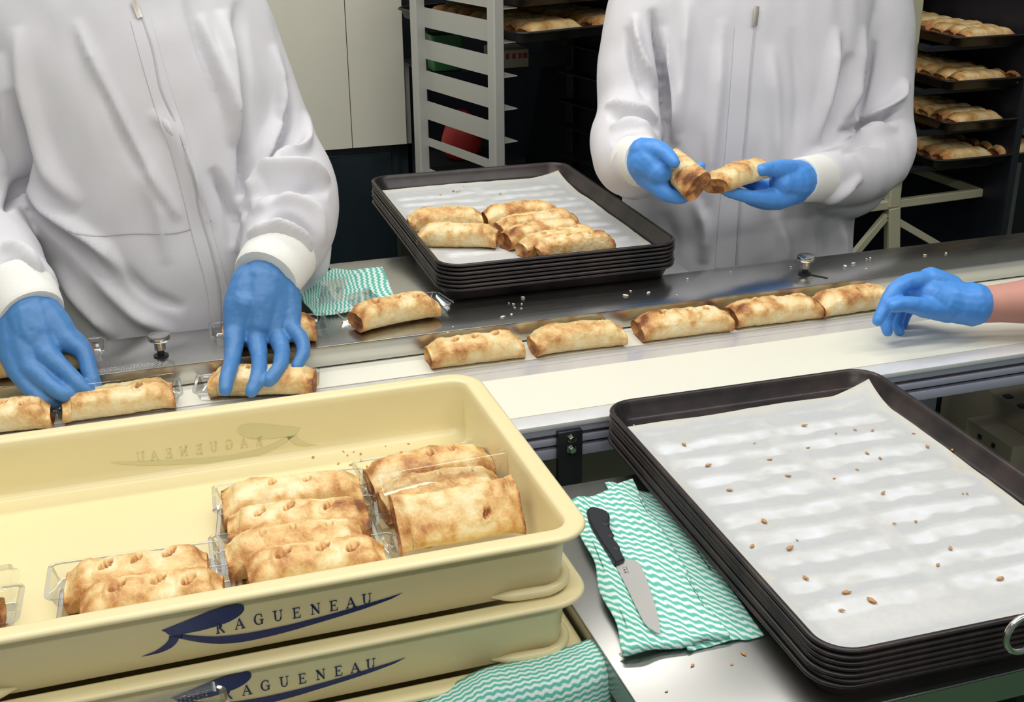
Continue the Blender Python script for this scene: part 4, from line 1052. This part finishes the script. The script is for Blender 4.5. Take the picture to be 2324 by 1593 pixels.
gA = [[(600, 640, 1.672, .036), (592, 690, 1.650, .033), (588, 735, 1.632, .024)], [(570, 645, 1.672, .030), (548, 700, 1.648, .026), (532, 765, 1.622, .0155)], [(590, 650, 1.668, .030), (585, 710, 1.642, .024), (580, 775, 1.617, .0150)],
      [(615, 650, 1.668, .030), (622, 710, 1.642, .024), (630, 768, 1.617, .0145)], [(635, 650, 1.672, .028), (650, 700, 1.650, .022), (660, 748, 1.622, .0140)],
      [(532, 758, 1.620, .0150), (528, 810, 1.585, .0116), (517, 852, 1.542, .0106), (511, 884, 1.520, .0090)],
      [(582, 772, 1.615, .0145), (588, 812, 1.580, .0116), (585, 855, 1.536, .0106), (571, 888, 1.516, .0092)],
      [(630, 765, 1.615, .0140), (640, 798, 1.580, .0114), (634, 832, 1.542, .0102), (611, 864, 1.524, .0088)],
      [(660, 745, 1.620, .0130), (685, 773, 1.594, .0104), (688, 802, 1.570, .0096), (673, 832, 1.552, .0080)],
      [(555, 690, 1.640, .020), (530, 790, 1.625, .013), (545, 850, 1.612, .011)]]
glove('glove', gA, p1, GLOVE, O1)
gB = [[(68, 722, 1.655, .036), (80, 770, 1.635, .034), (95, 810, 1.618, .024)], [(95, 720, 1.655, .030), (130, 750, 1.638, .024), (150, 775, 1.622, .016)], [(75, 740, 1.650, .032), (95, 785, 1.622, .025), (108, 812, 1.602, .0165)],
      [(55, 745, 1.650, .032), (62, 800, 1.620, .025), (68, 838, 1.598, .016)], [(40, 745, 1.652, .030), (36, 800, 1.625, .022), (40, 840, 1.605, .0155)],
      [(150, 772, 1.622, .0155), (188, 800, 1.607, .0115), (205, 850, 1.585, .0108), (222, 892, 1.566, .0088)],
      [(108, 808, 1.602, .0160), (148, 842, 1.580, .0120), (182, 876, 1.562, .0108), (212, 898, 1.556, .0088)],
      [(68, 835, 1.598, .0155), (105, 868, 1.574, .0120), (142, 894, 1.556, .0108), (178, 904, 1.560, .0088)],
      [(40, 838, 1.605, .0150), (66, 880, 1.582, .0112), (100, 908, 1.566, .0100), (138, 912, 1.572, .0082)],
      [(130, 745, 1.640, .018), (185, 790, 1.625, .0125), (205, 845, 1.606, .0108), (214, 884, 1.588, .0090)]]
glove('glove', gB, p1, GLOVE, O1)
head(p1, (-.01, 1.975, 1.62), O1); legs(p1, .085, 1.97, O1)

# ---------------- worker at the right
O2 = Vector((1.13, 2.07, 0))
p2 = thing('person', 'person in white zipped coat holding two pastries behind the conveyor at right', 'person', O2)
torso2 = rings_loft([(1.150, 2.08, .60, .235, .170), (1.148, 2.08, .80, .232, .165), (1.142, 2.075, .95, .228, .160), (1.130, 2.075, 1.08, .225, .155), (1.140, 2.085, 1.20, .232, .145), (1.160, 2.10, 1.32, .245, .125), (1.165, 2.11, 1.42, .215, .10), (1.160, 2.115, 1.48, .080, .075), (1.16, 2.115, 1.51, .065, .068)], 6, 44, .85)
armR2 = sweep([PT(1540, -60, 2.11), PT(1478, 30, 2.09), PT(1442, 150, 2.06), PT(1434, 250, 2.02), PT(1418, 330, 1.95), PT(1432, 372, 1.88), PT(1446, 368, 1.83)], [.078, .080, .070, .062, .062, .058, .046], 6, 26)
armR2b = sweep([PT(1408, 310, 1.97), PT(1432, 400, 1.93), PT(1458, 425, 1.88)], [.045, .040, .022], 5, 18)
armL2 = sweep([PT(1920, -70, 2.11), PT(1975, 20, 2.09), PT(1992, 150, 2.07), PT(1990, 270, 2.04), PT(1995, 350, 2.0), PT(1930, 395, 1.93), PT(1860, 402, 1.86)], [.078, .080, .070, .066, .066, .060, .044], 6, 26)
armL2b = sweep([PT(2000, 360, 2.02), PT(1940, 445, 1.97), PT(1880, 455, 1.92)], [.05, .042, .026], 5, 18)
coat2 = remeshed([torso2, armR2, armR2b, armL2, armL2b], .0050, 12, .6)
folds2 = [([(1478, 20), (1500, 120), (1515, 230), (1512, 330)], 9, -.018), ([(1500, 60), (1530, 200), (1535, 330)], 12, .010), ([(1560, 0), (1555, 150), (1545, 300)], 12, .006), ([(1440, 30), (1455, 120), (1490, 200)], 9, .009), ([(1420, 60), (1440, 160), (1470, 230)], 8, -.007),
          ([(1375, 240), (1430, 255), (1490, 275)], 8, .011), ([(1380, 268), (1440, 275), (1495, 300)], 7, -.012), ([(1385, 295), (1440, 290), (1490, 320)], 8, .008), ([(1390, 330), (1420, 315), (1450, 330)], 7, -.006),
          ([(1640, 40), (1630, 200), (1615, 350), (1600, 470)], 14, .006), ([(1900, 60), (1880, 180), (1850, 330)], 12, .009), ([(1930, 120), (1905, 240), (1870, 330)], 10, -.012), ([(1960, 60), (1945, 170), (1920, 270)], 9, .009),
          ([(1985, 90), (1960, 200), (1940, 270)], 8, -.008), ([(2060, 180), (2020, 240), (1930, 285)], 9, .012), ([(2050, 230), (1990, 275), (1900, 300)], 8, -.011), ([(2040, 290), (1970, 300), (1890, 330)], 9, .009), ([(2010, 330), (1960, 320), (1910, 350)], 8, -.007),
          ([(1960, 400), (1900, 440), (1850, 470)], 9, .007), ([(1750, 100), (1760, 260), (1760, 400)], 14, .005), ([(1800, 60), (1815, 220), (1800, 360)], 14, -.004), ([(1510, 480), (1530, 560), (1520, 620)], 16, -.0025), ([(1760, 480), (1780, 560), (1770, 620)], 14, .006), ([(1580, 450), (1600, 520), (1595, 600)], 14, .006), ([(1860, 500), (1870, 570), (1860, 620)], 12, -.006), ([(1900, 490), (1910, 560), (1905, 610)], 12, .006)]
fold_disp(coat2, folds2, .0030, 15)
surfc2 = coat2.copy()
vset(coat2, vget(coat2)-np.array(O2)); link('coat', coat2, COAT, p2)
surf_strip('zip_placket', surfc2, [(1690, 60), (1680, 200), (1668, 350), (1655, 480), (1645, 610)], 44, .0012, COAT, p2, 8, O2)
surf_strip('zip_teeth', surfc2, [(1714, 60), (1705, 150), (1698, 250), (1688, 360), (1680, 460), (1672, 600)], 3.5, .0030, CREASE, p2, 8, O2)
surf_strip('zip_pull', surfc2, [(1718, 14), (1716, 35), (1713, 58)], 11, .006, ZIPM, p2, 6, O2)
cuff(PT(1436, 366, 1.845), PT(1466, 366, 1.795), .043, .040, p2, O2)
cuff(PT(1862, 404, 1.862), PT(1812, 408, 1.800), .042, .038, p2, O2)
gC = [[(1468, 366, 1.795, .036), (1480, 372, 1.775, .034), (1495, 390, 1.755, .022)], [(1460, 345, 1.790, .024), (1490, 342, 1.765, .018), (1515, 352, 1.742, .0125), (1530, 368, 1.725, .0100)],
      [(1470, 385, 1.79, .030), (1490, 415, 1.762, .020), (1512, 440, 1.742, .0125), (1545, 448, 1.735, .0105), (1575, 432, 1.738, .0090)],
      [(1475, 385, 1.79, .030), (1500, 410, 1.775, .018), (1535, 432, 1.768, .0118), (1572, 424, 1.768, .0105), (1588, 400, 1.762, .0092), (1590, 378, 1.755, .0084)],
      [(1478, 375, 1.79, .028), (1510, 400, 1.79, .016), (1545, 418, 1.792, .0112), (1578, 406, 1.79, .0098), (1590, 385, 1.782, .0085)]]
glove('glove', gC, p2, GLOVE2, O2)
gD = [[(1812, 408, 1.80, .034), (1795, 412, 1.782, .032), (1775, 415, 1.765, .022)], [(1808, 392, 1.795, .022), (1775, 384, 1.768, .0165), (1745, 384, 1.752, .0120), (1728, 386, 1.742, .0105)],
      [(1805, 425, 1.795, .028), (1765, 448, 1.765, .019), (1715, 448, 1.745, .0120), (1672, 440, 1.738, .0105), (1644, 432, 1.735, .0086)],
      [(1805, 430, 1.80, .026), (1760, 450, 1.785, .018), (1705, 448, 1.772, .0115), (1665, 436, 1.765, .0100), (1640, 420, 1.765, .0084)],
      [(1800, 432, 1.80, .024), (1770, 455, 1.80, .016), (1735, 462, 1.795, .0110), (1700, 452, 1.79, .0098)],
      [(1800, 420, 1.80, .026), (1750, 430, 1.80, .016), (1690, 410, 1.795, .011), (1640, 392, 1.79, .0085)]]
glove('glove', gD, p2, GLOVE2, O2)
head(p2, (1.16, 2.10, 1.62), O2); legs(p2, 1.148, 2.09, O2)
# pastries in the right worker's hands
def held(center, direction, var, label, up=(0, 0, 1), sx=.95, rollv=0):
    c = Vector(PT(*center)); d = Vector(direction).normalized(); y = Vector(up).cross(d).normalized(); z = d.cross(y)
    M = Matrix((d, y, z)).transposed() @ Matrix.Rotation(rollv, 3, 'X')
    o = link('pastry', PM[var], PASTRY, loc=c-M@Vector((0, 0, PH/2)), rot=M.to_euler(), label=label, category='pastry', group='pastries held by the right worker')
    o.scale = (sx, 1.0, 1.0); link('filling', FM[var], FILL, o); return o
held((1545, 392, 1.755), (-.02, -.93, -.10), 3, 'pastry held end-on in the right worker\'s hand nearer the trays', rollv=R(55), sx=.8)
held((1676, 396, 1.756), (-.93, -.34, -.06), 6, 'pastry held lengthwise in the right worker\'s hand nearer the rack', rollv=R(12), sx=.80)

# ---------------- gloved hand with bare forearm from the right
O3 = Vector((1.75, 1.25, 0))
p3 = thing('person', 'bare forearm with bright blue glove reaching in over the belt from the right', 'person', O3)
yH = 1.43
gE = [[(2205, 692, 1.405, .0315), (2180, 688, 1.412, .031), (2140, 680, 1.420, .030), (2112, 668, 1.426, .026)], [(2150, 660, 1.43, .026), (2112, 636, 1.435, .020)],
      [(2190, 690, 1.408, .031), (2205, 690, 1.407, .0335)],
      [(2110, 638, 1.435, .0165), (2062, 640, 1.425, .0125), (2028, 662, 1.416, .0112), (2006, 700, 1.408, .0100), (1992, 728, 1.402, .0082)],
      [(2112, 650, 1.445, .0160), (2064, 652, 1.452, .0125), (2030, 690, 1.452, .0112), (2012, 728, 1.440, .0098), (2014, 752, 1.43, .0082)],
      [(2112, 660, 1.455, .0150), (2072, 668, 1.468, .0120), (2046, 700, 1.470, .0105), (2036, 735, 1.462, .0092), (2042, 750, 1.455, .0078)],
      [(2114, 668, 1.462, .0145), (2080, 680, 1.482, .0108), (2056, 712, 1.485, .0096), (2048, 738, 1.478, .0078)],
      [(2150, 700, 1.412, .022), (2100, 698, 1.402, .0150), (2058, 690, 1.398, .0122), (2028, 694, 1.396, .0098)],
      [(2140, 690, 1.412, .026), (2110, 670, 1.42, .022), (2095, 655, 1.43, .018)]]
glove('glove', gE, p3, GLOVE2, O3)
fa = [PT(2225, 692, 1.407), PT(2270, 688, 1.398), PT(2330, 684, 1.385), PT(2420, 672, 1.36), PT(2560, 640, 1.33)]
V, Fc = sweep([Vector(q)-O3 for q in fa], [.027, .0285, .033, .040, .044], 6, 28)
link('forearm', mesh('forearm', V, Fc), SKIN, p3)
e3 = Vector(fa[-1])
V, Fc = sweep([Vector(q)-O3 for q in (e3+Vector((-.03, .01, -.01)), e3+Vector((.04, -.02, .05)), e3+Vector((.10, -.05, .20)), e3+Vector((.12, -.06, .34)))], [.055, .062, .068, .075], 6, 24)
link('sleeve', mesh('sleeve', V, Fc), COAT, p3)

# ================================================================== BACKGROUND
# pale wall panels above a dark glossy base cabinet, left
zp_ = UY(800, 336, 3.25).z; xe = UY(917, 165, 3.25).x
wp = thing('wall_panelling', 'cream wall boards with a thin seam behind the left worker', 'wall panel', (.2, 3.28, 0))
xs_ = UY(790, 150, 3.25).x
box('panel', -1.6, xs_-.2-.0012, -.03, -.01, zp_, 2.3, WALLM, wp)
box('panel', xs_-.2+.0012, xe-.2, -.03, -.01, zp_, 2.3, WALLM, wp)
box('backing', -1.6, xe-.21, -.01, .04, zp_, 2.3, CREASE, wp)
bc = thing('base_cabinet', 'dark glossy base cabinet under the cream wall boards', 'cabinet', (.2, 3.5, 0))
box('carcass', -1.6, .62, -.23, .28, 0, zp_-.001, DARKP, bc, .003)
box('door', -.30, .10, -.238, -.23, .05, zp_-.02, DARKP, bc, .002)
box('door', .11, .52, -.238, -.23, .05, zp_-.02, DARKP, bc, .002)
p = UY(820, 346, 3.255)
cabs = thing('oven_cabinet', 'tall dark oven cabinet with tray runners behind the right worker', 'oven', (1.9, 3.6, 0))
box('back_panel', -1.15, 2.6, -.12, .2, 0, 1.30, DARKC, cabs)
box('shade_roof', -.70, 2.6, -.80, -.12, 1.28, 1.30, DARKC, cabs)  # unseen roof, added to shade the pastries on the trolley
box('side_panel', -.72, -.70, -.75, -.12, 0, 1.28, DARKC, cabs)
box('side_panel', .28, .30, -1.05, -.12, 0, 1.28, DARKC, cabs)
for k in range(9):
    z_ = .55+k*.085
    bar('runner', (-.70+.012, -.72, z_), (-.70+.012, -.14, z_), .024, .006, DARKBAR, cabs)
# steel rack with wide slats
Bp = UY(1126, 200, 2.60); Ap = UY(953, 200, 2.93)
rk = thing('bakery_rack', 'grey steel bakery rack with wide slanted-looking side slats', 'rack', (Bp.x, 2.6, 0))
def rl(p): return Vector(p)-Vector((Bp.x, 2.6, 0))
dB = Vector((Ap.x-Bp.x, 2.93-2.6, 0)); sB = Vector((dB.y, -dB.x, 0)).normalized()   # to the right side
WR = .46
for base, nm in ((Vector((Bp.x, 2.6, 0)), 0), (Vector((Ap.x, 2.93, 0)), 1)):
    for k in range(2):
        q = base+sB*(WR*k); bar('upright', rl((q.x, q.y, 0)), rl((q.x, q.y, 1.75)), .027, .030, STEEL_R if k == 0 else DARKBAR, rk, up=(dB.x, dB.y, 0), bev=.003)
zsl = []
for (t, b) in ((-30, 24), (53, 102), (133, 180), (210, 255), (285, 330)):
    zt, zb = UY(1112, t, 2.6).z, UY(1112, b, 2.6).z; zsl.append(((zt+zb)/2, zt-zb))
for k in range(2): zsl.insert(0, (zsl[0][0]+.078, .048))
zsl.append((zsl[-1][0]-.078, .020)); zsl.append((zsl[-1][0]-.078, .020)); zsl.append((zsl[-1][0]-.078, .020))
for zc, hh in zsl:
    for k in range(2):
        a = Vector((Bp.x, 2.6, zc))+sB*(WR*k+.012*(1-2*k)); b = a+dB
        if k == 0: bar('slat', rl(a), rl(b), .0025, hh, STEEL_R, rk, bev=0)
        a2 = a+sB*(.022*(1-2*k)); a2.z = zc-hh/2+.001; bar('shelf_flange', rl(a2), rl(a2+dB), .044, .002, STEEL_R if k == 0 else DARKBAR, rk, bev=0)
for zc in (.12, 1.74):
    bar('cross_rail', rl((Bp.x, 2.6, zc)), rl(Vector((Bp.x, 2.6, zc))+sB*WR), .025, .025, STEEL_R, rk); bar('cross_rail', rl((Ap.x, 2.93, zc)), rl(Vector((Ap.x, 2.93, zc))+sB*WR), .025, .025, STEEL_R, rk)
# trays with pastries on this rack
angR = math.atan2(sB.y, sB.x)
def tray_with(C, rz, tlabel, plabel, grp, rows, cols=2, sc=1.0, seed=0, cat='baking tray'):
    t = link('baking_tray', TRAY_ME, TRAYM, loc=C, rot=(0, 0, rz), label=tlabel, category=cat); t.scale = (sc, sc, 1.1)
    rnd = random.Random(seed)
    for r_ in range(rows):
        for c in range(cols):
            lx = (c-.5*(cols-1))*.172*sc; ly = -TB/2*sc+.045+r_*.056
            if ly > TB/2*sc-.04: continue
            q = Vector((lx+rnd.uniform(-.004, .004), ly+rnd.uniform(-.004, .004), -.0248)); q.rotate(Euler((0, 0, rz)))
            side = ('left', 'right')[c]; ro = ('front', 'second', 'third', 'fourth', 'fifth', 'sixth', 'seventh', 'eighth', 'ninth')[r_]
            o = link('pastry', PMlow[rnd.randrange(4)], PASTRY, loc=Vector(C)+q, rot=(0, 0, rz+rnd.uniform(-.06, .06)), label=plabel % (side, ro), category='pastry', group=grp)
            o.scale = (1.02, 1, 1.05)
for k, (zz, nm) in enumerate(((UY(1200, 76, 2.56).z, 'lower'), (UY(1200, 76, 2.56).z+.078, 'upper'))):
    C_ = Vector((Bp.x, 2.6, zz))+sB*(.235)+dB*.72
    tray_with(C_, angR, 'dark baking tray, %s of the two in the steel rack' % nm, 'browned pastry in the %%s column, %%s row, of the %s steel rack tray' % nm, 'pastries on the %s rack tray' % nm, 8 if k == 0 else 8, 2, 1.0, 60+k)
# carton with red print behind the rack
cc = UY(1170, 135, 3.05)
cb = thing('carton', 'small cream carton with red print behind the steel rack', 'carton', (cc.x, 3.05, cc.z-.02))
box('carton_body', -.055, .036, 0, .10, -.001, .045, CARTON, cb, .002)
for k, (x, w_) in enumerate(((-.022, .008), (-.004, .009), (.012, .009), (.026, .012))):
    box('print', x-w_/2, x+w_/2, -.0006, .0, .022, .036, REDM, cb)
box('carton_shelf', -.245, .25, .0, .25, -.004, -.002, DARKBAR, cb)
for sx in (-.235, .24): box('shelf_leg', sx-.006, sx+.006, .22, .24, -(cc.z-.02), -.004, STEEL_R, cb)
g_ = UY(985, 90, 3.2)
gb = thing('green_bin', 'green plastic bin seen between the rack slats', 'bin', (g_.x, 3.10, 0))
zb_ = cc.z-.02; V, Fc = rr_loft(.085, .08, [(.012, zb_), (.006, zb_), (.0, g_.z+.03), (.003, g_.z+.03), (.008, zb_+.006), (.02, zb_+.005)], .012, 5, captop=True)
link('bin_body', mesh('bin_body', V, Fc, sharp=40), GREENM, gb)
r_ = UY(1045, 275, 3.1)
rb = thing('red_bag', 'red crumpled bag low behind the rack slats', 'bag', (r_.x, 3.10, 0))
link('bag_body', remeshed([rings_loft([(0, 0, r_.z-.10, .03, .03), (0, 0, r_.z-.07, .055, .04), (.005, 0, r_.z-.02, .05, .04), (0, 0, r_.z+.03, .02, .02)], 5, 20)], .008, 2), REDM, rb)
box('bag_shelf', -.10, .16, -.06, .12, r_.z-.112, r_.z-.10, DARKBAR, rb)
for sx in (-.09, .15): box('shelf_leg', sx-.008, sx+.008, .09, .11, 0, r_.z-.112, STEEL_R, rb)

# dark rack with four pastry trays at the right
yR = 2.55
rr2 = thing('tray_trolley', 'dark tray trolley with cream post and base frame at the right edge', 'rack', (2.0, yR, 0))
nl = [(2172, 86), (2152, 186), (2147, 281), (2122, 366)]
ordr = ['top', 'second', 'third', 'lowest']
for k, q in enumerate(nl):
    P0 = UY(*q, yR)
    C_ = Vector((P0.x+.205, yR+.288, P0.z))
    tray_with(C_, 0.0, 'dark baking tray of pastries, %s one in the right-hand trolley' % ordr[k], 'browned pastry in the %%s column, %%s row, of the %s trolley tray' % ordr[k], 'pastries on the %s trolley tray' % ordr[k], 9, 2, 1.0, 80+k)
    for y_ in (yR+.05, yR+.5): bar('tray_arm', (P0.x-2.0-.05, y_-yR, P0.z-.031), (P0.x-2.0+.42, y_-yR, P0.z-.031), .02, .012, DARKBAR, rr2)
    bar('tray_arm', (P0.x-2.0-.04, .05, P0.z-.03), (P0.x-2.0-.04, .52, P0.z-.03), .014, .016, DARKBAR, rr2)
t0, t1 = UY(2094, 40, yR+.10), UY(2012, 470, yR+.10)
px_ = UY(2028, 390, yR+.1).x
bar('post', (px_-2.0+.005, .10, t1.z), (px_-2.0+.005, .10, 1.27), .034, .03, PAINTW, rr2, up=(0, 1, 0), bev=.003)
a, b = UY(1940, 474, yR+.10), UY(2226, 436, yR+.10)
off = Vector((2.0, yR, 0))
bar('base_rail', a-off, b-off, .02, .022, PAINTW, rr2, bev=.002)
c_ = b+Vector((-.02, .42, 0)); bar('base_rail', b-off, c_-off, .02, .022, PAINTW, rr2, bev=.002)
bar('base_rail', c_-off, c_-off+Vector((-.3, 0, 0)), .02, .022, PAINTW, rr2, bev=.002)
fz = 0.0
lo = UY(2044, 580, yR+.10); bar('post', Vector((px_-2.0+.008, .10, t1.z)), Vector((lo.x-2.0+.02, .10, .12)), .034, .03, PAINTW, rr2, up=(0, 1, 0), bev=.003)  # tilted lower post: a mirror image built as a solid bar
jn = UY(2012, 488, yR+.10)
bl_, br_ = UY(1915, 605, yR+.10), UY(2150, 568, yR+.10)
for e in (bl_, br_):
    d_ = (e-jn); e2 = jn+d_*1.35; bar('reflected_brace', jn-off, e2-off, .016, .018, PAINTW, rr2, bev=.001)  # struts of the mirrored stand, a reflection built as solid bars
bar('foot_rail', (bl_.x-2.0-.12, .10, .10), (br_.x-2.0+.15, .10, .10), .03, .03, PAINTW, rr2)
for x_ in (bl_.x-2.0-.1, br_.x-2.0+.12):
    V, Fc = sweep([(x_-.012, .10, .045), (x_+.012, .10, .045)], [.042, .042], 2, 20); link('caster', mesh('caster', V, Fc), DARKBAR, rr2)
pq = UY(2292, 440, yR+.3)
bar('post', (pq.x-2.0, .30, 0.0), (pq.x-2.0, .30, 1.27), .03, .03, mat('grey-green post', (.10, .12, .12), .4), rr2, up=(0, 1, 0), bev=.003)
